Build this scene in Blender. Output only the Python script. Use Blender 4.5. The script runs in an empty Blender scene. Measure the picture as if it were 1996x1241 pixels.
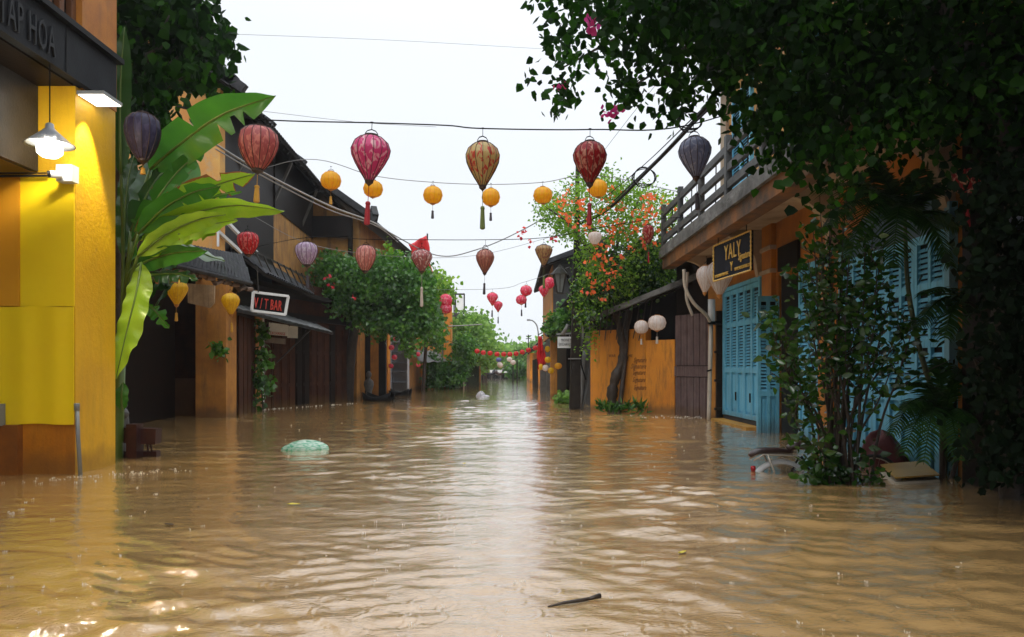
import bpy, math, random
import numpy as np
from mathutils import Vector, Matrix
C = bpy.context.scene.collection
S = bpy.context.scene
rnd = random.Random(7); rng = np.random.default_rng(7)
F, CX, HY, H = 1500.0, 998.0, 716.0, 1.1      # focal in photo px, vanishing column, horizon row, eye height over the water
# ---------- camera ----------
cam = bpy.data.cameras.new('camera'); camo = bpy.data.objects.new('camera', cam); C.objects.link(camo)
camo.location = (0, 0, H); camo.rotation_euler = (math.radians(90), 0, 0)
cam.sensor_width = 36; cam.lens = 36*F/1996; cam.shift_y = (HY-620.5)/1996; cam.clip_end = 2000; cam.clip_start = 0.05
S.camera = camo
# ---------- sky, sun ----------
w = bpy.data.worlds.new('World'); S.world = w; w.use_nodes = True
nt = w.node_tree; nt.nodes.clear()
SUN_EL, SUN_ROT = math.radians(58), math.radians(155)
sky = nt.nodes.new('ShaderNodeTexSky'); sky.sky_type = 'NISHITA'; sky.sun_disc = False
sky.sun_elevation = SUN_EL; sky.sun_rotation = SUN_ROT; sky.dust_density = 6; sky.air_density = 1.2
mx = nt.nodes.new('ShaderNodeMixRGB'); mx.inputs[0].default_value = 0.93; mx.inputs[2].default_value = (6.2, 6.5, 6.85, 1)
cn = nt.nodes.new('ShaderNodeTexNoise'); cn.inputs['Scale'].default_value = 1.6; cn.inputs['Detail'].default_value = 4
cr = nt.nodes.new('ShaderNodeMapRange'); cr.inputs[1].default_value = .3; cr.inputs[2].default_value = .7; cr.inputs[3].default_value = .93; cr.inputs[4].default_value = 1.05
ml = nt.nodes.new('ShaderNodeVectorMath'); ml.operation = 'SCALE'
bg = nt.nodes.new('ShaderNodeBackground'); bg.inputs[1].default_value = 0.1
wo = nt.nodes.new('ShaderNodeOutputWorld'); L = nt.links.new
L(sky.outputs[0], mx.inputs[1]); L(mx.outputs[0], ml.inputs[0]); L(cn.outputs[0], cr.inputs[0]); L(cr.outputs[0], ml.inputs['Scale'])
zc = nt.nodes.new('ShaderNodeTexCoord'); zs = nt.nodes.new('ShaderNodeSeparateXYZ'); zr = nt.nodes.new('ShaderNodeMapRange')
zr.interpolation_type = 'SMOOTHSTEP'; zr.inputs[1].default_value = .36; zr.inputs[2].default_value = .95; zr.inputs[3].default_value = 1.0; zr.inputs[4].default_value = 2.3
m5 = nt.nodes.new('ShaderNodeVectorMath'); m5.operation = 'SCALE'
L(zc.outputs['Generated'], zs.inputs[0]); L(zs.outputs['Z'], zr.inputs[0]); L(ml.outputs[0], m5.inputs[0]); L(zr.outputs[0], m5.inputs['Scale']); L(m5.outputs[0], bg.inputs[0]); L(bg.outputs[0], wo.inputs[0])
sl = bpy.data.lights.new('sun', 'SUN'); sl.energy = 0.9; sl.angle = math.radians(30); sl.color = (1, .97, .92)
so = bpy.data.objects.new('sun', sl); C.objects.link(so)
sd = Vector((math.sin(SUN_ROT)*math.cos(SUN_EL)*-1, math.cos(SUN_ROT)*math.cos(SUN_EL), math.sin(SUN_EL)))
so.rotation_euler = sd.to_track_quat('Z', 'Y').to_euler()
S.view_settings.view_transform = 'Standard'; S.view_settings.look = 'None'; S.view_settings.gamma = 1; S.view_settings.exposure = 0.68
S.cycles.max_bounces = 8; S.cycles.diffuse_bounces = 3; S.cycles.transparent_max_bounces = 8
# ---------- helpers ----------
def P(px, py, Y): return ((px-CX)*Y/F, Y, H+(HY-py)*Y/F)
def PX(px, py, X):
    Y = X*F/(px-CX); return (X, Y, H+(HY-py)*Y/F)
def G(px, py):
    Y = F*H/(py-HY); return ((px-CX)*Y/F, Y, 0.0)
def wl(o):
    v = Vector((0, 0, 0))
    while o: v += Vector(o.location); o = o.parent
    return v
class MB:
    def __init__(s): s.v = []; s.f = []; s.m = []; s.mi = 0
    def add(s, vs, fs):
        b = len(s.v); s.v += [tuple(v) for v in vs]; s.f += [tuple(b+i for i in f) for f in fs]; s.m += [s.mi]*len(fs); return s
    def box(s, x0, x1, y0, y1, z0, z1):
        return s.add([(x, y, z) for x in (x0, x1) for y in (y0, y1) for z in (z0, z1)],
            [(0,1,3,2),(4,6,7,5),(0,4,5,1),(2,3,7,6),(0,2,6,4),(1,5,7,3)])
    def ob(s, p, u, n, u0, u1, n0, n1, z0, z1):      # box along a horizontal direction u with normal n
        p, u, n = Vector(p), Vector(u), Vector(n)
        return s.add([p+u*a+n*b+Vector((0,0,c)) for a in (u0,u1) for b in (n0,n1) for c in (z0,z1)],
            [(0,1,3,2),(4,6,7,5),(0,4,5,1),(2,3,7,6),(0,2,6,4),(1,5,7,3)])
    def beam(s, a, b, w, h=None):
        a, b = Vector(a), Vector(b); h = h or w; d = (b-a).normalized()
        up = Vector((0,0,1)) if abs(d.z) < .95 else Vector((0,1,0))
        x = d.cross(up).normalized()*w/2; y = d.cross(x).normalized()*h/2
        return s.add([q+x*i+y*j for q in (a,b) for i,j in ((-1,-1),(1,-1),(1,1),(-1,1))],
            [(0,1,2,3),(7,6,5,4),(0,4,5,1),(1,5,6,2),(2,6,7,3),(3,7,4,0)])
    def tube(s, pts, r, n=8, cap=True):
        pts = [Vector(p) for p in pts]; k = len(pts); rs = r if hasattr(r, '__len__') else [r]*k; vs = []; pv = None
        for i, p in enumerate(pts):
            d = (pts[min(i+1,k-1)]-pts[max(i-1,0)]).normalized()
            if pv is None: pv = d.cross(Vector((0,0,1)) if abs(d.z) < .9 else Vector((1,0,0))).normalized()
            else: pv = (pv-d*pv.dot(d)).normalized()
            q = d.cross(pv)
            for j in range(n):
                t = 2*math.pi*j/n; vs.append(p+(pv*math.cos(t)+q*math.sin(t))*rs[i])
        fs = [(i*n+j, i*n+(j+1)%n, (i+1)*n+(j+1)%n, (i+1)*n+j) for i in range(k-1) for j in range(n)]
        if cap: fs += [tuple(range(n))[::-1], tuple((k-1)*n+j for j in range(n))]
        return s.add(vs, fs)
    def lathe(s, prof, n=24, c=(0,0,0), rf=None, cap=True):
        vs = []
        for r, z in prof:
            for j in range(n):
                t = 2*math.pi*j/n; rr = r*(rf(j) if rf else 1); vs.append((c[0]+rr*math.cos(t), c[1]+rr*math.sin(t), c[2]+z))
        k = len(prof); fs = [(i*n+j, i*n+(j+1)%n, (i+1)*n+(j+1)%n, (i+1)*n+j) for i in range(k-1) for j in range(n)]
        if cap: fs += [tuple(range(n))[::-1], tuple((k-1)*n+j for j in range(n))]
        return s.add(vs, fs)
    def prism(s, poly, ext):                          # planar polygon (3-D points) pushed along a vector
        n = len(poly); e = Vector(ext); vs = [Vector(p) for p in poly]+[Vector(p)+e for p in poly]
        return s.add(vs, [tuple(range(n))[::-1], tuple(range(n,2*n))]+[(i,(i+1)%n,n+(i+1)%n,n+i) for i in range(n)])
    def grid(s, rows, double=0):
        n = len(rows[0]); k = len(rows)
        return s.add([p for r in rows for p in r], [(i*n+j, i*n+j+1, (i+1)*n+j+1, (i+1)*n+j) for i in range(k-1) for j in range(n-1)])
    def build(s, name, mats, parent=None, smooth=False, at=None):
        me = bpy.data.meshes.new(name)
        if not isinstance(mats, (list, tuple)): mats = [mats]
        if parent is not None: o0 = wl(parent)
        elif at is not None: o0 = Vector(at)
        else:
            a = np.array(s.v); o0 = Vector(((a[:,0].min()+a[:,0].max())/2, (a[:,1].min()+a[:,1].max())/2, a[:,2].min()))
        me.from_pydata([(v[0]-o0.x, v[1]-o0.y, v[2]-o0.z) for v in s.v], [], s.f)
        for m in mats: me.materials.append(m)
        me.polygons.foreach_set('material_index', s.m)
        if smooth: me.polygons.foreach_set('use_smooth', [True]*len(s.f))
        me.update()
        o = bpy.data.objects.new(name, me); C.objects.link(o)
        if parent is not None: o.parent = parent
        else: o.location = o0
        return o
def thing(name, label, cat, loc, group=None):
    o = bpy.data.objects.new(name, None); o.empty_display_size = .1; C.objects.link(o); o.location = loc
    return tag(o, label, cat, group)
def tag(o, label, cat, group=None, kind=None):
    o['label'] = label; o['category'] = cat
    if group: o['group'] = group
    if kind: o['kind'] = kind
    return o
def struct(o, kind='structure'): o['kind'] = kind; return o
def copy_tree(o, parent=None):
    c = o.copy(); C.objects.link(c); c.parent = parent
    for ch in list(o.children): copy_tree(ch, c)
    return c
# ---------- materials ----------
def nodes(name):
    m = bpy.data.materials.new(name); m.use_nodes = True; t = m.node_tree
    return m, t, t.nodes['Principled BSDF'], t.nodes['Material Output']
def N(t, kind, **kw):
    n = t.nodes.new(kind)
    for k, v in kw.items():
        if k in n.inputs: n.inputs[k].default_value = v
        else: setattr(n, k, v)
    return n
def c4(c): return (c[0], c[1], c[2], 1)
def surf(name, col, col2=None, rough=.7, scale=3, bump=.15, bscale=40, stain=None, stainamt=.5, metal=0, spec=.5, streak=(2, 2, .35), tide=0):
    m, t, b, o = nodes(name); b.inputs['Roughness'].default_value = rough; b.inputs['Metallic'].default_value = metal
    b.inputs['Specular IOR Level'].default_value = spec
    col2 = col2 or tuple(x*.7 for x in col)
    tc = N(t, 'ShaderNodeTexCoord'); n1 = N(t, 'ShaderNodeTexNoise', Scale=scale, Detail=6.0, Roughness=.65)
    t.links.new(tc.outputs['Object'], n1.inputs[0])
    r = N(t, 'ShaderNodeMapRange'); r.inputs[1].default_value = .35; r.inputs[2].default_value = .65
    t.links.new(n1.outputs[0], r.inputs[0])
    mix = N(t, 'ShaderNodeMixRGB'); mix.inputs[1].default_value = c4(col); mix.inputs[2].default_value = c4(col2); t.links.new(r.outputs[0], mix.inputs[0])
    out = mix.outputs[0]
    if stain:
        mp = N(t, 'ShaderNodeMapping'); mp.inputs['Scale'].default_value = streak; t.links.new(tc.outputs['Object'], mp.inputs[0])
        n2 = N(t, 'ShaderNodeTexNoise', Scale=2.2, Detail=8.0, Roughness=.7); t.links.new(mp.outputs[0], n2.inputs[0])
        r2 = N(t, 'ShaderNodeMapRange'); r2.inputs[1].default_value = .5; r2.inputs[2].default_value = .72; r2.inputs[4].default_value = stainamt
        t.links.new(n2.outputs[0], r2.inputs[0])
        m2 = N(t, 'ShaderNodeMixRGB'); m2.inputs[2].default_value = c4(stain); t.links.new(r2.outputs[0], m2.inputs[0]); t.links.new(out, m2.inputs[1]); out = m2.outputs[0]
    if tide:                                   # dirty line left by the flood, ragged upper edge
        ge = N(t, 'ShaderNodeNewGeometry'); sp = N(t, 'ShaderNodeSeparateXYZ'); t.links.new(ge.outputs['Position'], sp.inputs[0])
        n4 = N(t, 'ShaderNodeTexNoise', Scale=3.5, Detail=5.0); t.links.new(tc.outputs['Object'], n4.inputs[0])
        sb = N(t, 'ShaderNodeMath', operation='MULTIPLY_ADD'); sb.inputs[1].default_value = -.42; t.links.new(n4.outputs[0], sb.inputs[0]); t.links.new(sp.outputs['Z'], sb.inputs[2])
        r4 = N(t, 'ShaderNodeMapRange'); r4.inputs[1].default_value = -.14; r4.inputs[2].default_value = .06; r4.inputs[3].default_value = tide; r4.inputs[4].default_value = 0; t.links.new(sb.outputs[0], r4.inputs[0])
        m4 = N(t, 'ShaderNodeMixRGB'); m4.inputs[2].default_value = (.10,.055,.02,1); t.links.new(r4.outputs[0], m4.inputs[0]); t.links.new(out, m4.inputs[1]); out = m4.outputs[0]
    t.links.new(out, b.inputs['Base Color'])
    if bump:
        n3 = N(t, 'ShaderNodeTexNoise', Scale=bscale, Detail=4.0); t.links.new(tc.outputs['Object'], n3.inputs[0])
        bp = N(t, 'ShaderNodeBump', Strength=bump, Distance=.02); t.links.new(n3.outputs[0], bp.inputs['Height']); t.links.new(bp.outputs[0], b.inputs['Normal'])
    return m
def leafmat(name, cols, rough=.35, trans=.35, clump=1.5):
    m, t, b, o = nodes(name); b.inputs['Roughness'].default_value = rough; b.inputs['Specular IOR Level'].default_value = .5 if rough < .35 else .07
    g = N(t, 'ShaderNodeNewGeometry'); cr = N(t, 'ShaderNodeValToRGB'); e = cr.color_ramp.elements
    k = len(cols); e[0].color = c4(cols[0]); e[1].color = c4(cols[-1])
    for i in range(1, k-1): x = e.new(i/(k-1)); x.color = c4(cols[i])
    tc = N(t, 'ShaderNodeTexCoord'); nn = N(t, 'ShaderNodeTexNoise', Scale=clump, Detail=2.0); t.links.new(tc.outputs['Object'], nn.inputs[0])
    ad = N(t, 'ShaderNodeMath', operation='MULTIPLY_ADD'); t.links.new(nn.outputs[0], ad.inputs[0]); ad.inputs[1].default_value = 1.2
    mr = N(t, 'ShaderNodeMath', operation='MULTIPLY_ADD'); t.links.new(g.outputs['Random Per Island'], mr.inputs[0]); mr.inputs[1].default_value = .7; mr.inputs[2].default_value = -.45
    t.links.new(mr.outputs[0], ad.inputs[2]); t.links.new(ad.outputs[0], cr.inputs[0])
    t.links.new(cr.outputs[0], b.inputs['Base Color'])
    tr = N(t, 'ShaderNodeBsdfTranslucent'); sc = N(t, 'ShaderNodeMixRGB', blend_type='MULTIPLY'); sc.inputs[0].default_value = 1; sc.inputs[2].default_value = (1.6, 1.9, .8, 1)
    t.links.new(cr.outputs[0], sc.inputs[1]); t.links.new(sc.outputs[0], tr.inputs[0])
    ms = N(t, 'ShaderNodeMixShader'); ms.inputs[0].default_value = trans
    t.links.new(b.outputs[0], ms.inputs[1]); t.links.new(tr.outputs[0], ms.inputs[2]); t.links.new(ms.outputs[0], o.inputs[0])
    return m
def fabric(name, col, col2, spot=.6, sc=9, trans=.45):
    m, t, b, o = nodes(name); b.inputs['Roughness'].default_value = .45
    tc = N(t, 'ShaderNodeTexCoord'); n1 = N(t, 'ShaderNodeTexNoise', Scale=sc, Detail=3.0, Distortion=1.2); t.links.new(tc.outputs['Object'], n1.inputs[0])
    r = N(t, 'ShaderNodeMapRange'); r.inputs[1].default_value = spot-.04; r.inputs[2].default_value = spot+.04; t.links.new(n1.outputs[0], r.inputs[0])
    mix = N(t, 'ShaderNodeMixRGB'); mix.inputs[1].default_value = c4(col); mix.inputs[2].default_value = c4(col2); t.links.new(r.outputs[0], mix.inputs[0])
    t.links.new(mix.outputs[0], b.inputs['Base Color'])
    tr = N(t, 'ShaderNodeBsdfTranslucent'); t.links.new(mix.outputs[0], tr.inputs[0])
    ms = N(t, 'ShaderNodeMixShader'); ms.inputs[0].default_value = trans
    t.links.new(b.outputs[0], ms.inputs[1]); t.links.new(tr.outputs[0], ms.inputs[2]); t.links.new(ms.outputs[0], o.inputs[0])
    return m
def emit(name, col, s):
    m, t, b, o = nodes(name); b.inputs['Emission Color'].default_value = c4(col); b.inputs['Emission Strength'].default_value = s; b.inputs['Base Color'].default_value = c4(col); return m
M = dict(
 yellow=surf('yellow_plaster', (.80,.46,.010), (.68,.36,.010), rough=.5, scale=1.2, bump=.25, bscale=25, stain=(.20,.09,.02), stainamt=.25, tide=0.45),
 orange=surf('orange_plaster', (.50,.19,.018), (.36,.12,.012), rough=.6, stain=(.10,.05,.02), stainamt=.4, tide=0.6),
 panel=surf('yellow_sheet', (.93,.67,.014), (.90,.60,.012), rough=.3, scale=.8, bump=.03),
 panel2=surf('orange_sheet', (.72,.33,.015), (.62,.26,.012), rough=.4, scale=.8, bump=.05),
 base=surf('orange_base_plaster', (.60,.22,.01), (.42,.14,.008), rough=.4, scale=1.5, stain=(.08,.03,.01), stainamt=.5, tide=0.5),
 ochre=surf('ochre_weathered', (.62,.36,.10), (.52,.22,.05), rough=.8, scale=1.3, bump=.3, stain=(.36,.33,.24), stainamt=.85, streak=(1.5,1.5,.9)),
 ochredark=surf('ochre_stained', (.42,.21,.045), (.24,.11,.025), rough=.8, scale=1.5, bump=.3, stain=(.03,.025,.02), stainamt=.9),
 pier=surf('ochre_pier', (.46,.20,.03), (.30,.12,.02), rough=.75, scale=2, stain=(.07,.05,.02), stainamt=.7, tide=0.7),
 wallorange=surf('courtyard_orange', (.64,.25,.018), (.50,.17,.012), rough=.65, scale=.9, stain=(.12,.055,.02), stainamt=.9, streak=(3,3,.5), tide=0.7),
 barwall=surf('brown_shop_front', (.075,.026,.011), (.04,.014,.008), rough=.7, stain=(.02,.01,.008), stainamt=.6, spec=.14, tide=0.6),
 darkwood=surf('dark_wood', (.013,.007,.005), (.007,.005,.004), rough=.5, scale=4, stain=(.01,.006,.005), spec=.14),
 redwood=surf('dark_red_wood', (.05,.012,.010), (.022,.008,.008), rough=.35, scale=6),
 purplewood=surf('faded_purple_wood', (.13,.085,.085), (.075,.045,.045), rough=.7, scale=3, stain=(.22,.19,.18), stainamt=.6, streak=(14,14,.5), tide=0.5),
 black=surf('black_paint', (.006,.006,.007), (.01,.01,.011), rough=.5, bump=.05, spec=.14),
 blackiron=surf('black_iron', (.02,.02,.02), (.035,.028,.02), rough=.5, bump=.1, spec=.14),
 signboard=surf('weathered_signboard', (.009,.010,.013), (.018,.02,.024), rough=.6, stain=(.012,.012,.014), spec=.14),
 letters=surf('dull_grey_letters', (.03,.032,.036), (.02,.021,.025), rough=.5, bump=.05, spec=.14),
 metaldk=surf('dark_wet_metal', (.02,.02,.022), (.05,.05,.055), rough=.3, scale=2, metal=.4),
 grey=surf('grey_plastic', (.22,.23,.23), (.17,.18,.18), rough=.4, bump=.03),
 tile=surf('black_roof_tile', (.018,.019,.023), (.045,.046,.05), rough=.6, scale=5, bump=.6, bscale=25, stain=(.02,.03,.018), stainamt=.7, spec=.14),
 tilebrown=surf('brown_roof_tile', (.16,.07,.045), (.09,.05,.04), rough=.8, scale=5),
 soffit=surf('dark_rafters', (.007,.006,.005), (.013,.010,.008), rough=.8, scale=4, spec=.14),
 blue=surf('blue_shutter_paint', (.16,.50,.70), (.12,.42,.60), rough=.4, scale=2.5, bump=.15, bscale=30, stain=(.05,.16,.20), stainamt=.7, streak=(6,6,.6), tide=0.45),
 bluedk=surf('dark_blue_paint', (.03,.09,.13), (.02,.06,.09), rough=.45, scale=3),
 greydoor=surf('grey_interior', (.05,.065,.07), (.035,.045,.05), rough=.5),
 cream=surf('cream_plaster', (.44,.34,.24), (.34,.25,.16), rough=.8, scale=1.5, stain=(.10,.07,.04), stainamt=.6, streak=(1,1,1)),
 slab=surf('mossy_concrete', (.13,.13,.125), (.045,.047,.045), rough=.75, scale=4, bump=.5, bscale=20, stain=(.30,.31,.31), stainamt=.6, streak=(1,1,3)),
 slabor=surf('peeling_orange_concrete', (.05,.035,.022), (.26,.10,.02), rough=.8, scale=1.8, bump=.5, stain=(.02,.018,.015), stainamt=.95, streak=(1.3,1.3,1.8)),
 rail=surf('weathered_grey_rail', (.085,.09,.095), (.035,.037,.04), rough=.6, scale=5, bump=.4),
 concrete=surf('wet_concrete', (.11,.105,.095), (.06,.055,.05), rough=.55, scale=5, bump=.4),
 polecon=surf('dark_wet_pole', (.03,.024,.018), (.016,.013,.011), rough=.6, scale=5, bump=.4, spec=.14),
 greybag=surf('grey_white_plastic', (.42,.42,.45), (.3,.3,.33), rough=.3),
 white=surf('white_paint', (.72,.74,.75), (.6,.62,.63), rough=.4, bump=.03),
 pipe=surf('pale_pipe', (.50,.44,.36), (.40,.34,.27), rough=.4, scale=4, bump=.05, stain=(.15,.10,.06), stainamt=.6),
 greywall=surf('grey_wall', (.06,.06,.06), (.035,.035,.036), rough=.7, scale=1.5, stain=(.03,.03,.03), spec=.14),
 bark=surf('wet_bark', (.045,.03,.02), (.02,.014,.01), rough=.6, scale=9, bump=.8, bscale=18),
 gold=surf('gold_paint', (.75,.48,.10), (.6,.36,.07), rough=.35, bump=0),
 ink=surf('faded_ink', (.14,.05,.02), (.10,.04,.015), rough=.8, bump=0),
 red=surf('red_cloth', (.62,.012,.018), (.5,.01,.015), rough=.5, bump=.05),
 redpaint=surf('red_letters', (.55,.05,.03), (.45,.04,.03), rough=.5, bump=0),
 wire=surf('black_cable', (.006,.006,.006), (.01,.01,.01), rough=.7, bump=0, spec=.1),
 wiregrey=surf('grey_cable', (.20,.20,.20), (.16,.16,.16), rough=.5, bump=0),
 wirelight=surf('pale_cable', (.30,.29,.27), (.22,.21,.2), rough=.5, bump=0),
 bamboo=surf('bamboo_slats', (.33,.22,.12), (.22,.14,.07), rough=.6, scale=6, streak=(30,30,.5), stain=(.07,.04,.02), stainamt=.8),
 chrome=surf('pale_metal', (.62,.58,.50), (.5,.46,.4), rough=.25, bump=0, metal=.3),
 rubber=surf('black_rubber', (.015,.015,.015), (.02,.02,.02), rough=.7, bump=.05),
 seat=surf('brown_leather', (.055,.03,.025), (.035,.02,.018), rough=.3, bump=.1),
 foam=surf('yellow_foam_cover', (.42,.24,.03), (.34,.18,.03), rough=.35, scale=3),
 foamside=surf('pale_foam', (.55,.50,.40), (.45,.40,.30), rough=.7, scale=5),
 canvas=surf('grey_canvas', (.16,.165,.165), (.09,.092,.09), rough=.6, scale=3, stain=(.25,.25,.24), stainamt=.4),
 skin=surf('skin', (.42,.22,.15), (.38,.19,.13), rough=.5, bump=0),
 shirt=surf('blue_shirt', (.10,.17,.42), (.07,.12,.32), rough=.7, bump=.1),
 trousers=surf('dark_trousers', (.03,.03,.04), rough=.8), hair=surf('black_hair', (.01,.01,.01), rough=.5),
 stone=surf('wet_grey_stone', (.13,.13,.125), (.06,.06,.06), rough=.6, scale=8, bump=.8, bscale=30),
 purpleflower=leafmat('magenta_flower', [(.45,.03,.25),(.6,.06,.35)], trans=.4),
 orangeflower=leafmat('orange_flower', [(.75,.10,.03),(.85,.20,.08),(.75,.12,.10)], trans=.4),
 redflower=leafmat('rose_flower', [(.5,.03,.06),(.65,.08,.12)], trans=.4),
)
M['lf_near'] = leafmat('bougainvillea_leaf', [(.003,.011,.003),(.007,.026,.004),(.03,.10,.010)], trans=.45, clump=1.2, rough=.5)
M['lf_dark'] = leafmat('dark_leaf', [(.008,.03,.008),(.02,.055,.012),(.04,.09,.016)], trans=.3, clump=1.5)
M['lf_shade'] = leafmat('shade_dark_leaf', [(.002,.006,.002),(.004,.010,.004),(.008,.02,.006)], trans=.12, clump=2, rough=.7)  # near-black leaf colour stands in for deep shade at the right edge
M['lf_bush'] = leafmat('shrub_leaf', [(.01,.035,.01),(.025,.07,.012),(.06,.14,.02)], trans=.3, clump=2, rough=.2)
M['lf_vine'] = leafmat('vine_leaf', [(.02,.06,.015),(.05,.14,.025),(.12,.26,.04)], trans=.35, clump=1.2, rough=.3)
M['lf_light'] = leafmat('fresh_leaf', [(.06,.13,.02),(.14,.26,.04),(.26,.38,.06)], trans=.45, clump=1)
M['lf_far'] = leafmat('far_leaf', [(.07,.14,.04),(.15,.27,.07),(.28,.42,.12)], trans=.35, clump=.6)
M['lf_palm'] = leafmat('palm_leaf', [(.008,.03,.006),(.02,.06,.012),(.04,.09,.02)], trans=.25, clump=2, rough=.45)
# ---------- generic builders ----------
def leafmesh(name, cen, size, mat, parent, droop=.5, wide=.42, at=None, jit=.35):
    cen = np.asarray(cen, float); n = len(cen)
    s = size*(1+jit*rng.uniform(-1, 1, n))
    az = rng.uniform(0, 2*np.pi, n); el = rng.normal(-droop, .45, n)
    d = np.stack([np.cos(az)*np.cos(el), np.sin(az)*np.cos(el), np.sin(el)], 1)
    rv = rng.normal(0, 1, (n, 3)); rv[:, 2] *= .5
    u = np.cross(d, rv); u /= np.linalg.norm(u, axis=1)[:, None]+1e-9; nn = np.cross(u, d)
    S_ = s[:, None]
    b = cen; tip = b+d*S_; 
    v = np.stack([b, b+d*S_*.28+u*S_*wide-nn*S_*.08, b+d*S_*.66+u*S_*wide*.68-nn*S_*.10, tip-nn*S_*.08, b+d*S_*.66-u*S_*wide*.68-nn*S_*.10, b+d*S_*.28-u*S_*wide-nn*S_*.08, b+d*S_*.5+nn*S_*.06], 1).reshape(-1, 3)
    o0 = np.array(wl(parent) if parent is not None else (at if at is not None else cen.mean(0)))
    v = v-o0
    base = (np.arange(n)*7)[:, None]
    quads = np.concatenate([base+np.array([[0,1,2,6]]), base+np.array([[6,2,3,4]]), base+np.array([[0,6,4,5]])], 0)
    me = bpy.data.meshes.new(name); me.vertices.add(len(v)); me.vertices.foreach_set('co', v.astype(np.float32).ravel())
    me.loops.add(quads.size); me.loops.foreach_set('vertex_index', quads.astype(np.int32).ravel())
    me.polygons.add(len(quads)); me.polygons.foreach_set('loop_start', np.arange(0, quads.size, 4, dtype=np.int32))
    me.polygons.foreach_set('loop_total', np.full(len(quads), 4, dtype=np.int32))
    me.materials.append(mat); me.update(calc_edges=True); me.validate()
    o = bpy.data.objects.new(name, me); C.objects.link(o)
    if parent is not None: o.parent = parent
    else: o.location = o0
    return o
def inpoly(px, py, poly):
    x = np.asarray(px); y = np.asarray(py); ins = np.zeros(x.shape, bool); n = len(poly); j = n-1
    for i in range(n):
        xi, yi = poly[i]; xj, yj = poly[j]
        ins ^= ((yi > y) != (yj > y)) & (x < (xj-xi)*(y-yi)/(yj-yi+1e-9)+xi); j = i
    return ins
def massclusters(poly, Y0, Y1, k):                   # cluster centres inside a traced outline, given real depth
    xs = [p[0] for p in poly]; ys = [p[1] for p in poly]; out = []
    while len(out) < k:
        a = rng.uniform(min(xs), max(xs), 4*k); b = rng.uniform(min(ys), max(ys), 4*k); m = inpoly(a, b, poly)
        for x, y in zip(a[m], b[m]):
            out.append(P(x, y, rng.uniform(Y0, Y1)))
            if len(out) >= k: break
    return np.array(out)
def around(cl, per, sig, sz=1.0):
    c = np.repeat(cl, per, 0); return c+rng.normal(0, 1, c.shape)*np.array(sig if hasattr(sig, '__len__') else (sig, sig, sig*sz))
def limbs(mb, base, targets, r0, r1, wob=.15, n=7):
    base = Vector(base)
    for t in targets:
        t = Vector(t); pts = []
        ln = (t-base).length
        for i in range(n+1):
            f = i/n; p = base.lerp(t, f); p.z += math.sin(f*math.pi)*ln*.08
            if 0 < i < n: p += Vector((rnd.gauss(0,1), rnd.gauss(0,1), rnd.gauss(0,1)))*wob*ln*.12
            pts.append(p)
        mb.tube(pts, [r0+(r1-r0)*i/n for i in range(n+1)], 6)
def tileroof(e0, e1, r0, r1, parent, mat=None, pitch=.2, name='roof', thick=.07, amp=.045):
    e0, e1, r0, r1 = map(Vector, (e0, e1, r0, r1)); mb = MB(); L_ = (e1-e0).length; nc = max(2, int(L_/pitch)); K = 6
    nrm = (e1-e0).cross(r0-e0).normalized(); nrm = nrm if nrm.z > 0 else -nrm
    sl = (r0-e0).length; nr = max(2, int(sl/.28)); rows = []
    for i in range(nr+1):
        for st in ((0, 1) if 0 < i < nr else (0,)):
            f = i/nr; row = []
            for j in range(nc*K+1):
                g = j/(nc*K); ph = (j % K)/K
                h = amp*abs(math.sin(ph*math.pi))
                off = .028*(1-st) if 0 < i < nr else 0
                row.append(e0.lerp(e1, g).lerp(r0.lerp(r1, g), f)+nrm*(h+off))
            rows.append(row)
    mb.grid(rows); o = mb.build(name, mat or M['tile'], parent)
    m2 = MB(); d = nrm*-thick
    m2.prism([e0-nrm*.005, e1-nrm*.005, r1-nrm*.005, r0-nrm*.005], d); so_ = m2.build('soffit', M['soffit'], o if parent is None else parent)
    return o
def wall_line(a, b, z0, z1, th=.25):
    a, b = Vector((a[0], a[1], 0)), Vector((b[0], b[1], 0)); u = (b-a).normalized(); n = Vector((-u.y, u.x, 0))
    return MB().ob(a, u, n, 0, (b-a).length, 0, th, z0, z1)
def text(body, size, parent, mat, origin, u=(1,0,0), up=(0,0,1), sx=1.0, ext=.004, shear=0, name='lettering', align='LEFT'):
    cu = bpy.data.curves.new(name, 'FONT'); cu.body = body; cu.size = size; cu.extrude = ext; cu.shear = shear; cu.align_x = align; cu.resolution_u = 2; cu.space_character = 1.1
    o = bpy.data.objects.new(name, cu); C.objects.link(o)
    dg = bpy.context.evaluated_depsgraph_get(); me = bpy.data.meshes.new_from_object(o.evaluated_get(dg)); bpy.data.objects.remove(o); bpy.data.curves.remove(cu)
    u = Vector(u).normalized(); up = Vector(up).normalized(); n = u.cross(up)
    mt = Matrix(((u.x*sx, up.x, n.x, origin[0]), (u.y*sx, up.y, n.y, origin[1]), (u.z*sx, up.z, n.z, origin[2]), (0,0,0,1)))
    me.transform(Matrix.Translation(-wl(parent)) @ mt); me.materials.clear(); me.materials.append(mat); me.name = name
    ob = bpy.data.objects.new(name, me); C.objects.link(ob); ob.parent = parent; return ob
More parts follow.
